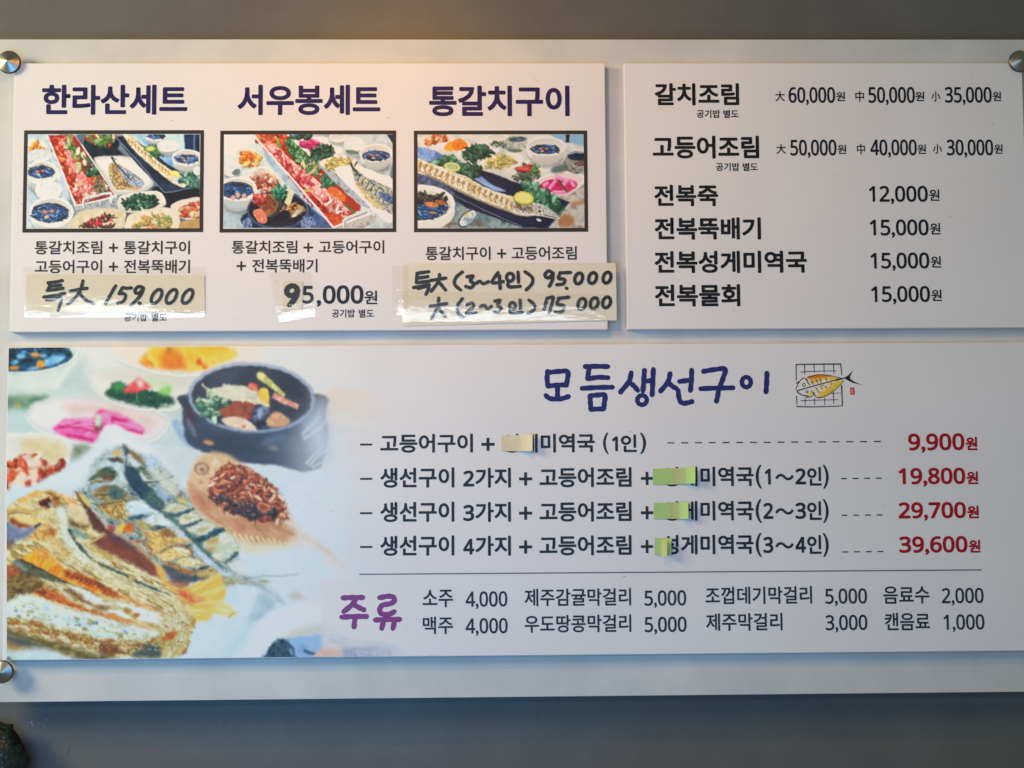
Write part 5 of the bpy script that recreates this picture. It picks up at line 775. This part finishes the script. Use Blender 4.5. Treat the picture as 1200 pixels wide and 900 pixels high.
# ---------------------------------------------------------------- lettering: wide board of grilled fish
fr = (620, 410, 2.857); k = Ink(); w = 5.9
for s in ([(62, 72), (60, 96), (63, 121)], [(62, 76), (100, 72), (129, 73), (128, 98), (125, 118)], [(63, 121), (95, 118), (126, 117)], [(95, 120), (95, 156)], [(56, 152), (70, 163), (105, 164), (132, 156)],
          [(188, 56), (225, 55), (264, 56)], [(202, 58), (198, 78), (196, 95)], [(196, 97), (230, 92), (264, 93)], [(177, 129), (228, 126), (279, 125)], [(204, 154), (205, 178), (207, 199)], [(204, 154), (230, 151), (254, 152), (252, 175), (250, 197)], [(207, 199), (250, 197)],
          [(342, 76), (334, 106), (306, 141)], [(336, 108), (352, 122), (364, 136)], [(386, 69), (384, 100), (381, 138)], [(386, 105), (410, 103)], [(416, 65), (414, 105), (412, 150)],
          [(472, 79), (464, 108), (440, 138)], [(466, 110), (480, 122), (492, 129)], [(503, 106), (540, 101)], [(544, 68), (543, 100), (540, 136)], [(499, 136), (503, 166), (516, 179), (545, 173)],
          [(584, 72), (620, 66), (656, 64), (650, 92), (641, 116)], [(574, 130), (625, 128), (682, 127)], [(634, 128), (632, 150), (627, 172)], [(796, 78), (795, 110), (793, 141)]): k.stroke(s, w, fr)
k.oval(378, 168, 16, 16, w*.9, fr); k.oval(727, 108, 15, 17, w*.9, fr); k.make('heading', M_royal, p3)
fr = (200, 560, 4.089); k = Ink(); w = 6.0
for s in ([(826, 575), (870, 573), (920, 573)], [(888, 580), (868, 608), (829, 641)], [(872, 604), (900, 620), (925, 632)], [(819, 667), (880, 664), (938, 664)], [(883, 668), (879, 714)],
          [(1000, 574), (1040, 567), (1066, 571), (1072, 590), (1050, 603), (1014, 610), (1001, 632), (1012, 652), (1044, 654), (1072, 641)], [(981, 681), (1040, 678), (1098, 678)], [(1021, 682), (1011, 722)], [(1073, 682), (1065, 722)]): k.stroke(s, w, fr)
k.make('heading', M_plum, p3)
LB = .026
def menu_row(runs, bullet, dashes):
    k = Ink(); k.bar(422, bullet, 436.2, bullet-.1, 2.2)
    for r in runs: k.text(*r)
    return k
row = menu_row((('고등어구이', 445.6, 508.8, 554.2, 530.8, LB), ('+', 564, 513, 579.6, 528.4, .014), ('성게미역국', 588.6, 508.6, 697, 530.6, LB), ('(', 706.6, 507, 713, 532, .016), ('인', 727.5, 509.2, 746, 529.8, LB), (')', 750, 507, 757, 532, .016)), 521, 0); row.text('1', 717, 511, 724, 529, .03, num=True); row.make('dish_line', M_slate, p3)
for v, n, ve, a, b in ((571.8, '2', 569.6, '1', '2'), (612, '3', 609.8, '2', '3'), (651.6, '4', 649.6, '3', '4')):
    dv = -23.6
    row = menu_row((('생선구이', 445.6, v+dv, 532.4, v, LB), ('가지', 557, v+dv, 598.6, v-.2, LB), ('+', 608.2, v-18.4, 623.6, v-2.8, .014), ('고등어조림', 632.2, v+dv-.2, 740, v-.4, LB), ('+', 751, v-18.8, 765.4, v-3.4, .014), ('성게미역국', 776.4, v+dv-1, 883, v-1.6, LB), ('(', 885.4, ve-25, 892.4, ve+3, .016), ('～', 908.4, ve-14.4, 930, ve-6.6, .022), ('인', 945.8, ve-22.4, 962.6, ve-.4, LB), (')', 964.4, ve-25, 971, ve+3, .016)), v-10.6, 0)
    row.text(n, 542.8, v-20.4, 555.6, v-1.4, .03, num=True).text(a, 896.2 if a == '1' else 894.4, ve-20.6, 903 if a == '1' else 906, ve-1.4, .03, num=True).text(b, 932, ve-20.8, 944.4, ve-1.6, .03, num=True); row.make('dish_line', M_slate, p3)
for body, u0, v0, u1, v1 in (('9,900', 1064, 508, 1130, 528), ('19,800', 1052.8, 548.4, 1131, 567.8), ('29,700', 1052.8, 588.6, 1131.8, 607.8), ('39,600', 1053.6, 628.6, 1133.6, 648)):
    k = Ink(); k.text(body, u0, v0, u1, v1, .030, num=True).text('원', u1+1.4, v0+4, u1+15.2, v1-.4, .034); k.make('price', M_red, p3)
for u0, u1, v0, v1, n in ((782, 1032, 519, 517.4, 16), (985.4, 1033, 560.8, 560.4, 4), (986, 1034, 603.8, 603.4, 4), (987, 1035, 646.8, 646.2, 4)):
    k = Ink(); st = (u1-u0)/(n-.5)
    for i in range(n): t = i/(n-1); k.bar(u0+i*st, v0+(v1-v0)*t, u0+i*st+st*.5, v0+(v1-v0)*t, 1.3)
    k.make('dash_leader', M_slate, p3)
Ink().bar(421, 673, 1150, 667.8, 1.3).make('rule_line', M_rule, p3)
SB = .010
for a, b, c, d, pr, e, f in (('소주', 495.4, 691.2, 530.8, '4,000', 545.6, 594.4), ('제주감귤막걸리', 614.6, 690, 739.4, '5,000', 755.2, 804), ('조껍데기막걸리', 826.6, 687.8, 951.4, '5,000', 967, 1015.8), ('음료수', 1035, 687.2, 1089, '2,000', 1103.6, 1152.4),
                             ('맥주', 495.4, 722.6, 530.8, '4,000', 545.6, 594.8), ('우도땅콩막걸리', 614.6, 721, 739.6, '5,000', 755.4, 804.4), ('제주막걸리', 827.4, 718.8, 916.8, '3,000', 967.4, 1016.2), ('캔음료', 1036.8, 718.2, 1089.4, '1,000', 1105.6, 1153.4)):
    T(a, b, c, d, c+20.6, .016).make('drink_name', M_slate, p3); T(pr, e, c+1.8, f, c+20, .016, num=True).make('price', M_slate, p3)

# fish emblem with its red seal
pr = Print(926, 422, 1013, 482, .33, (216, 212, 212)); pr.frame(910, 410, 10.909); base = pr.im[0, 0].copy()
K = (20, 26, 34)
for a in ([(245, 188), (420, 184), (640, 182), (825, 182)], ): pr.line(a, 14, 17, K, blur=.25)
for a, w in (([(250, 190), (252, 390)], 15), ([(255, 590), (262, 722)], 13), ([(255, 726), (520, 728), (848, 716)], 15), ([(822, 184), (834, 325)], 15), ([(832, 450), (842, 716)], 18), ([(360, 190), (362, 318)], 13), ([(478, 190), (484, 290)], 12), ([(606, 188), (608, 292)], 11), ([(728, 188), (734, 312)], 12), ([(308, 284), (480, 274), (772, 268)], 11), ([(312, 650), (540, 642), (782, 638)], 10), ([(366, 625), (366, 706)], 11), ([(486, 622), (486, 706)], 11), ([(616, 615), (616, 704)], 11), ([(726, 540), (730, 694)], 12), ([(700, 556), (822, 550)], 8)): pr.line(a, w, w*.7, K, blur=.25)
pr.fill([(395, 350), (520, 322), (640, 325), (760, 350), (860, 370), (640, 430), (430, 470), (440, 400)], [(232, 176, 40), (240, 206, 90), (214, 120, 30), (238, 220, 170)], blur=.4, sc=2.2)
pr.fill([(470, 520), (640, 450), (860, 390), (760, 500), (640, 590), (520, 612), (540, 560)], [(240, 200, 40), (226, 160, 30), (236, 210, 110), (206, 120, 40)], blur=.4, sc=2.2)
pr.fill([(400, 345), (560, 318), (700, 340), (560, 352), (430, 372)], [(196, 90, 20), (226, 130, 30)], blur=.6, sc=2); pr.fill([(440, 440), (600, 380), (700, 390), (580, 440), (450, 475)], (226, 216, 200), blur=.8); pr.fill([(480, 510), (620, 460), (700, 440), (620, 520), (520, 540)], (226, 216, 196), blur=.8, a=.8)
pr.fill([(260, 410), (350, 360), (420, 450), (270, 520), (245, 500)], (222, 210, 202), blur=.4); pr.fill([(265, 420), (330, 368), (370, 360), (300, 400)], (226, 170, 60), blur=.6); pr.fill([(390, 590), (440, 520), (465, 560), (430, 600)], (236, 206, 90), blur=.5)
for a, w in (([(258, 525), (480, 460), (700, 400), (870, 362)], 15), ([(245, 510), (290, 410), (355, 358), (420, 450)], 12), ([(380, 365), (410, 440)], 16), ([(395, 350), (520, 320), (660, 325), (830, 362)], 12), ([(258, 530), (320, 575), (410, 592), (360, 606), (440, 600), (470, 560), (440, 520)], 14), ([(470, 540), (520, 612), (640, 585), (760, 500), (860, 395)], 12), ([(250, 430), (285, 405)], 18), ([(500, 480), (550, 550)], 10), ([(760, 385), (870, 362)], 24)): pr.line(a, w, w*.6, K, blur=.25)
for a in ([(450, 400), (480, 450)], [(510, 380), (535, 440)], [(560, 375), (570, 430)], [(630, 370), (650, 400)], [(560, 470), (600, 450)], [(620, 465), (650, 490)], [(690, 440), (710, 430)], [(575, 500), (590, 480)]): pr.line(a, 16, 6, (90, 50, 30), blur=.35)
pr.ell(350, 448, 22, 24, K, blur=.25); pr.ell(350, 448, 12, 14, (222, 214, 206), blur=.25); pr.ell(390, 535, 18, 18, K, blur=.25); pr.ell(388, 535, 9, 10, (222, 214, 206), blur=.25)
pr.fill([(862, 362), (920, 320), (978, 262), (945, 330), (940, 370), (1000, 410), (1095, 448), (980, 424), (900, 384)], K, blur=.25, smooth=False)
pr.fill([(940, 482), (996, 482), (1000, 574), (944, 576)], (190, 24, 34), blur=.3, smooth=False); pr.line([(960, 500), (958, 540), (985, 552)], 8, 6, (236, 196, 190), blur=.25); pr.line([(975, 495), (978, 545)], 6, 6, (236, 196, 190), blur=.25); pr.line([(948, 566), (994, 564)], 4, 4, (230, 170, 170), blur=.25)
pr.fade = np.clip(1-np.abs(pr.im-base).max(2)*14, 0, 1)
picture(pr, (212, 208, 210), p3, 'fish_emblem')

# ---------------------------------------------------------------- paper slips under clear tape
def sheet(name, q, mat, parent, z, nu=24, nv=8, ripple=.0, seed=1, ragged=.0):
    """a thin sheet of paper or tape on the quadrilateral q (photograph points, clockwise from top left)"""
    R = np.random.RandomState(seed); q = np.array(q, float); a, b = np.linspace(0, 1, nu+1), np.linspace(0, 1, nv+1); A, B = np.meshgrid(a, b)
    P = (q[0]*(1-A[..., None])+q[1]*A[..., None])*(1-B[..., None])+(q[3]*(1-A[..., None])+q[2]*A[..., None])*B[..., None]
    if ragged:
        P[0, :, 1] += R.randn(nu+1)*ragged; P[-1, :, 1] += R.randn(nu+1)*ragged; P[:, 0, 0] += R.randn(nv+1)*ragged; P[:, -1, 0] += R.randn(nv+1)*ragged
    h = np.zeros_like(A)
    for _ in range(5): h += np.sin(A*R.uniform(3, 16)+B*R.uniform(-6, 6)+R.rand()*6.3)/5
    x, y = at(P[..., 0].ravel(), P[..., 1].ravel()); zz = z+ripple*(h.ravel()*.5+.5); n = nu+1; N = len(x)
    V = np.concatenate([np.stack([x, y, zz], 1), np.stack([x, y, zz-.00012], 1)]); F = []
    for j in range(nv):
        for i in range(nu): s = j*n+i; F += [(s+n, s+n+1, s+1, s), (N+s, N+s+1, N+s+n+1, N+s+n)]
    rim = [i for i in range(nu)]+[nu+j*n for j in range(nv)]+[nv*n+nu-i for i in range(nu)]+[(nv-j)*n for j in range(nv)]
    for s, t in zip(rim, rim[1:]+rim[:1]): F.append((s, t, N+t, N+s))
    return part(name, V, F, mat, parent, smooth=False)
def film(name, q, parent, z, seed, ripple=.0004):
    R = np.random.RandomState(seed); nu, nv = 40, 14; q = np.array(q, float); A, B = np.meshgrid(np.linspace(0, 1, nu+1), np.linspace(0, 1, nv+1))
    P = (q[0]*(1-A[..., None])+q[1]*A[..., None])*(1-B[..., None])+(q[3]*(1-A[..., None])+q[2]*A[..., None])*B[..., None]
    P[0, :, 1] += R.randn(nu+1)*.25; P[-1, :, 1] += R.randn(nu+1)*.25; P[:, 0, 0] += R.randn(nv+1)*.35; P[:, -1, 0] += R.randn(nv+1)*.35
    h = sum(np.sin(A*R.uniform(2, 9)+B*R.uniform(-5, 5)+R.rand()*6.3) for _ in range(4))/4
    x, y = at(P[..., 0].ravel(), P[..., 1].ravel()); n = nu+1
    return part(name, np.stack([x, y, z+ripple*(h.ravel()*.5+.5)], 1), [(j*n+i, (j+1)*n+i, (j+1)*n+i+1, j*n+i+1) for j in range(nv) for i in range(nu)], M_tape, parent, smooth=True)
def slip(label, u, v): x, y = at(u, v); return thing('price_slip', label, 'paper slip', float(x), float(y), .0004, 'handwritten paper slips taped over the prices')
s1 = slip('cream paper slip with 159.000 handwritten in marker, taped below the leftmost food photo', 135, 373)
sheet('paper', [(31, 321.6), (239.6, 323), (240.2, 366.4), (31.4, 367)], M_cream, s1, .0007, ripple=.0003)
fr = (0, 270, 4.8); k = Ink(.0013); w = 4.0
for s in ([(272, 296), (312, 291), (352, 283)], [(290, 292), (272, 334)], [(284, 316), (344, 308)], [(266, 338), (310, 334), (356, 326)], [(248, 376), (310, 366), (366, 354)], [(262, 392), (308, 388), (346, 380), (342, 410), (328, 452)],
          [(398, 342), (450, 332), (492, 326)], [(468, 284), (456, 330), (424, 380), (384, 414)], [(446, 342), (474, 384), (530, 414)],
          [(652, 312), (624, 360), (596, 412)], [(694, 322), (716, 326), (740, 324)], [(692, 322), (672, 356), (698, 356), (708, 374), (692, 402), (664, 410)], [(806, 322), (782, 316), (762, 334), (766, 354), (788, 350), (808, 326)], [(808, 324), (792, 366), (738, 422)], [(784, 408), (790, 412)]): k.stroke(s, w, fr)
for x in (882, 966, 1056): k.oval(x, 372, 23, 44, w, fr, 32)
k.make('handwriting', M_marker, s1); film('clear_tape', [(27.4, 312.8), (242.8, 313.4), (239.4, 372.6), (28.6, 372.2)], s1, .0018, 4)
s2 = slip('small cream square slip with a marker 9 before 5,000, taped below the middle photo', 343, 379)
sheet('paper', [(331.2, 329.4), (354.4, 330), (354.2, 365.4), (331, 365)], M_cream, s2, .0007, 8, 8, ripple=.0002, seed=2)
fr = (240, 270, 5.); k = Ink(.0012); k.oval(511, 354, 32, 28, 6.2, fr, -25); k.stroke([(542, 352), (532, 396), (496, 438)], 7.4, fr, 6.2); k.make('handwriting', M_marker, s2)
film('clear_tape', [(314.6, 319.2), (364, 318.4), (370, 371), (327.4, 378.4)], s2, .0016, 5)
s3 = slip('long cream paper slip with two handwritten price lines, overhanging the board edge', 597, 383)
sheet('paper', [(472.2, 308.8), (721.4, 308.2), (722.8, 375.6), (472.6, 382.2)], M_cream, s3, .0007, ripple=.0005, seed=3, ragged=.15)
fr = (460, 270, 4.2857); k = Ink(.0015); w = 4.1
for s in ([(122, 216), (182, 208)], [(124, 218), (120, 262)], [(124, 240), (178, 233)], [(120, 264), (184, 256)], [(106, 288), (184, 274)], [(128, 292), (180, 284), (168, 322)], [(192, 252), (268, 240)], [(236, 222), (230, 258), (194, 306)], [(230, 256), (266, 300)], [(350, 210), (318, 238), (312, 272), (342, 300)],
          [(374, 234), (404, 230), (390, 254), (408, 268), (394, 288), (368, 282)], [(420, 268), (436, 256), (456, 268), (482, 258)], [(530, 212), (500, 262), (556, 258)], [(536, 228), (540, 292)], [(630, 210), (632, 262)], [(580, 264), (584, 284), (640, 282)], [(664, 208), (700, 236), (700, 268), (670, 300)],
          [(806, 216), (782, 204), (764, 226), (782, 240), (804, 220)], [(806, 216), (802, 250), (786, 282)], [(840, 214), (894, 212)], [(842, 214), (832, 242), (862, 246), (858, 268), (824, 274)], [(872, 290), (876, 293)],
          [(190, 382), (272, 368)], [(232, 340), (226, 384), (196, 444)], [(226, 384), (264, 432)], [(350, 344), (326, 380), (330, 418), (356, 436)], [(374, 374), (400, 366), (404, 386), (370, 418), (418, 414)], [(440, 386), (460, 376), (476, 394), (496, 382)], [(514, 356), (540, 352), (526, 376), (546, 390), (530, 412), (510, 408)], [(640, 350), (642, 392)], [(590, 398), (596, 416), (652, 412)], [(684, 350), (712, 376), (710, 400), (680, 418)],
          [(760, 396), (776, 340)], [(776, 344), (806, 338), (786, 412)], [(832, 342), (884, 336)], [(836, 342), (826, 372), (860, 378), (850, 408), (818, 410)]): k.stroke(s, w, fr)
k.oval(590, 236, 18, 20, w, fr); k.oval(602, 380, 15, 17, w, fr)
for x, y in ((934, 242), (1004, 240), (1076, 238), (950, 370), (1012, 366), (1074, 362)): k.oval(x, y, 19, 28, w, fr, 18)
k.make('handwriting', M_marker, s3); film('clear_tape', [(470, 341), (712, 345), (710, 374.5), (472, 378)], s3, .0020, 6, .0003); film('clear_tape', [(460, 311.4), (479, 310.8), (478, 369.6), (459.4, 369.2)], s3, .0016, 7, .0002)

# ---------------------------------------------------------------- sticky notes hiding the first syllables
def curl(name, u0, u1, vt0, vt1, vb0, vb1, z0, z1, mat, parent, power=2., n=14, back=0.):
    """a strip of note paper from u0 to u1, its face rising from z0 to z1 towards u1"""
    V = []; F = []
    for i in range(n+1):
        t = i/n; z = z0+(z1-z0)*t**power; uu = u0+(u1-u0)*t
        for v in (vt0+(vt1-vt0)*t, (vt0+(vt1-vt0)*t+vb0+(vb1-vb0)*t)/2, vb0+(vb1-vb0)*t): x, y = at(uu, v, z); V.append((float(x), float(y), z))
    N = len(V); V += [(a, b, c-.00015) for a, b, c in V]
    for i in range(n):
        for j in range(2): s = i*3+j; F += [(s, s+1, s+4, s+3), (N+s+3, N+s+4, N+s+1, N+s)]
    rim = [i*3 for i in range(n+1)]+[n*3+1]+[i*3+2 for i in range(n, -1, -1)]+[1]
    for s, t in zip(rim, rim[1:]+rim[:1]): F.append((t, s, N+s, N+t))
    return part(name, V, F, mat, parent)
def note(label, u, v): x, y = at(u, v); return thing('sticky_note', label, 'sticky note', float(x), float(y), .0006, 'paper strips covering words on the wide menu board')
n1 = note('beige paper strip stuck over a word in the top line of the wide board', 605, 529)
curl('strip', 587.2, 608, 510.6, 509.8, 528.6, 528.9, .0010, .0018, M_beige, n1); curl('flap', 608, 624, 509.8, 508.6, 528.9, 528.6, .0018, .009, M_beige, n1, 1.5)
n2 = note('green sticky strip over the second line of the wide board, longest of the green strips', 790, 568)
curl('strip', 765, 787, 549.4, 548.8, 568, 567.8, .0010, .0012, M_green, n2); curl('middle_band', 787, 803, 548.8, 548.2, 567.8, 567, .0013, .003, M_olive, n2); curl('flap', 803, 814.8, 548.2, 546.6, 567, 566.4, .003, .010, M_green, n2, 1.4)
n3 = note('green sticky strip with a curled right end, on the third line of the wide board', 786, 608)
curl('strip', 766, 785.5, 589.4, 588.8, 608.2, 608, .0010, .0012, M_green, n3); curl('middle_band', 785.5, 796, 588.8, 588.6, 608, 608, .0013, .0022, M_olive, n3); curl('flap', 796, 806.6, 588.6, 588.8, 608, 608.2, .0022, .009, M_green, n3, 1.3)
n4 = note('short green sticky note with a folded-over flap, on the fourth line of the wide board', 776, 651)
curl('strip', 767.2, 775.4, 630.4, 631, 650.2, 651, .0010, .0016, M_green, n4); curl('base_piece', 775.4, 786.8, 631, 630.4, 650, 649.4, .0016, .0042, M_green, n4); curl('flap', 775, 781.6, 632.6, 631.8, 652.6, 652, .0065, .0115, M_olive, n4, 1.)

# ---------------------------------------------------------------- conical screw caps
def lathe(cx, cy, prof, n=72):
    V, F = [], []
    for r, z in prof:
        for i in range(n): a = 2*math.pi*i/n; V.append((cx+r*math.cos(a), cy+r*math.sin(a), z))
    for j in range(len(prof)-1):
        for i in range(n): F.append((j*n+i, j*n+(i+1) % n, (j+1)*n+(i+1) % n, (j+1)*n+i))
    F.append(tuple((len(prof)-1)*n+i for i in range(n))); F.append(tuple(n-1-i for i in range(n))); return V, F
for u, v, r, lb in ((9.7, 72.2, .0136, 'conical steel screw cap over the corner of the board with the food photos'), (1196, 71, .0129, 'conical steel screw cap over the corner of the board with black dish names'), (1.4, 787.8, .0128, 'conical steel screw cap below the grilled fish photo, at the foot of the backing sheet')):
    cx, cy = (float(q) for q in at(u, v, .006)); o = thing('screw_cap', lb, 'screw cap', cx, cy, ZB, 'conical caps screwing the boards to the wall')
    V, F = lathe(cx, cy, ((r*.97, .0012), (r, .0018), (r, .0044), (r*.95, .0050))); part('rim', V, F, M_steel_side, o, smooth=False)
    V, F = lathe(cx, cy, ((r*.945, .00502), (r*.93, .0054), (.0002, .0106)), 96); part('cone', V, F, M_steel, o)
    V, F = lathe(cx, cy, ((.0045, ZW-.004), (.0045, .0011)), 24); part('bolt', V, F, M_steel_side, o)
    V, F = lathe(cx, cy, ((.0095, ZW+.0002), (.0095, ZB-.0052)), 32); part('spacer', V, F, M_steel_side, o)

# ---------------------------------------------------------------- dark leaves in the corner
lx, ly = at(2, 930, -.01); pl = thing('plant', 'dark green clump of glossy leaves in front of the wall below the fish photo', 'plant', float(lx), float(ly), ZW)
def blob(cx, cy, cz, rx, ry, rz, n=20, m=12, wob=.06, seed=1):
    R = np.random.RandomState(seed); ph = R.rand(6)*6.3; V, F = [], []
    for j in range(m+1):
        t = math.pi*j/m
        for i in range(n):
            a = 2*math.pi*i/n; k = 1+wob*(math.sin(3*a+ph[0])*math.sin(2*t+ph[1])+math.sin(5*a+ph[2]+3*t))
            V.append((cx+rx*k*math.sin(t)*math.cos(a), cy+ry*k*math.cos(t), cz+rz*k*math.sin(t)*math.sin(a)))
    for j in range(m):
        for i in range(n): F.append((j*n+i, (j+1)*n+i, (j+1)*n+(i+1) % n, j*n+(i+1) % n))
    return V, F
cx, cy = (float(q) for q in at(-8, 905, -.02))
V, F = blob(cx, cy, -.026, .0375, .054, .018, seed=3); part('stalk', V, F, M_stem, pl, smooth=True)
R = np.random.RandomState(8)
for i in range(240):
    u, v = -30+58*R.rand(), 848+70*R.rand(); x, y = (float(q) for q in at(u, v, -.005)); dx, dy = (x-cx)/.036, (y-cy)/.052
    if dx*dx+dy*dy > 1.0 or len(pl.children) > 150: continue
    zc = -.026+.031*math.sqrt(max(0, 1-dx*dx-dy*dy)); nrm = Vector((dx*.7, dy*.7, .8)).normalized(); t1 = nrm.cross(Vector((R.randn(), R.randn(), .1))).normalized(); t2 = nrm.cross(t1)
    L, W_ = .0070+.003*R.rand(), .0058+.002*R.rand(); V, F = [], []; m = 6
    for a in range(m+1):
        s = a/m; wd = W_*math.sin(math.pi*(.06+.9*s))**.7
        for b in (-1, -.5, 0, .5, 1):
            p_ = Vector((x, y, zc))+t1*L*(2*s-1)+t2*wd*b+nrm*(.0028*(1-(2*s-1)**2)-.0022*abs(b)**1.6+.0006*(b == 0)*-1); V.append(tuple(p_))
    for a in range(m):
        for b in range(4): F.append((a*5+b, a*5+b+1, (a+1)*5+b+1, (a+1)*5+b))
    part('leaf', V, F, M_leaf, pl, smooth=True)
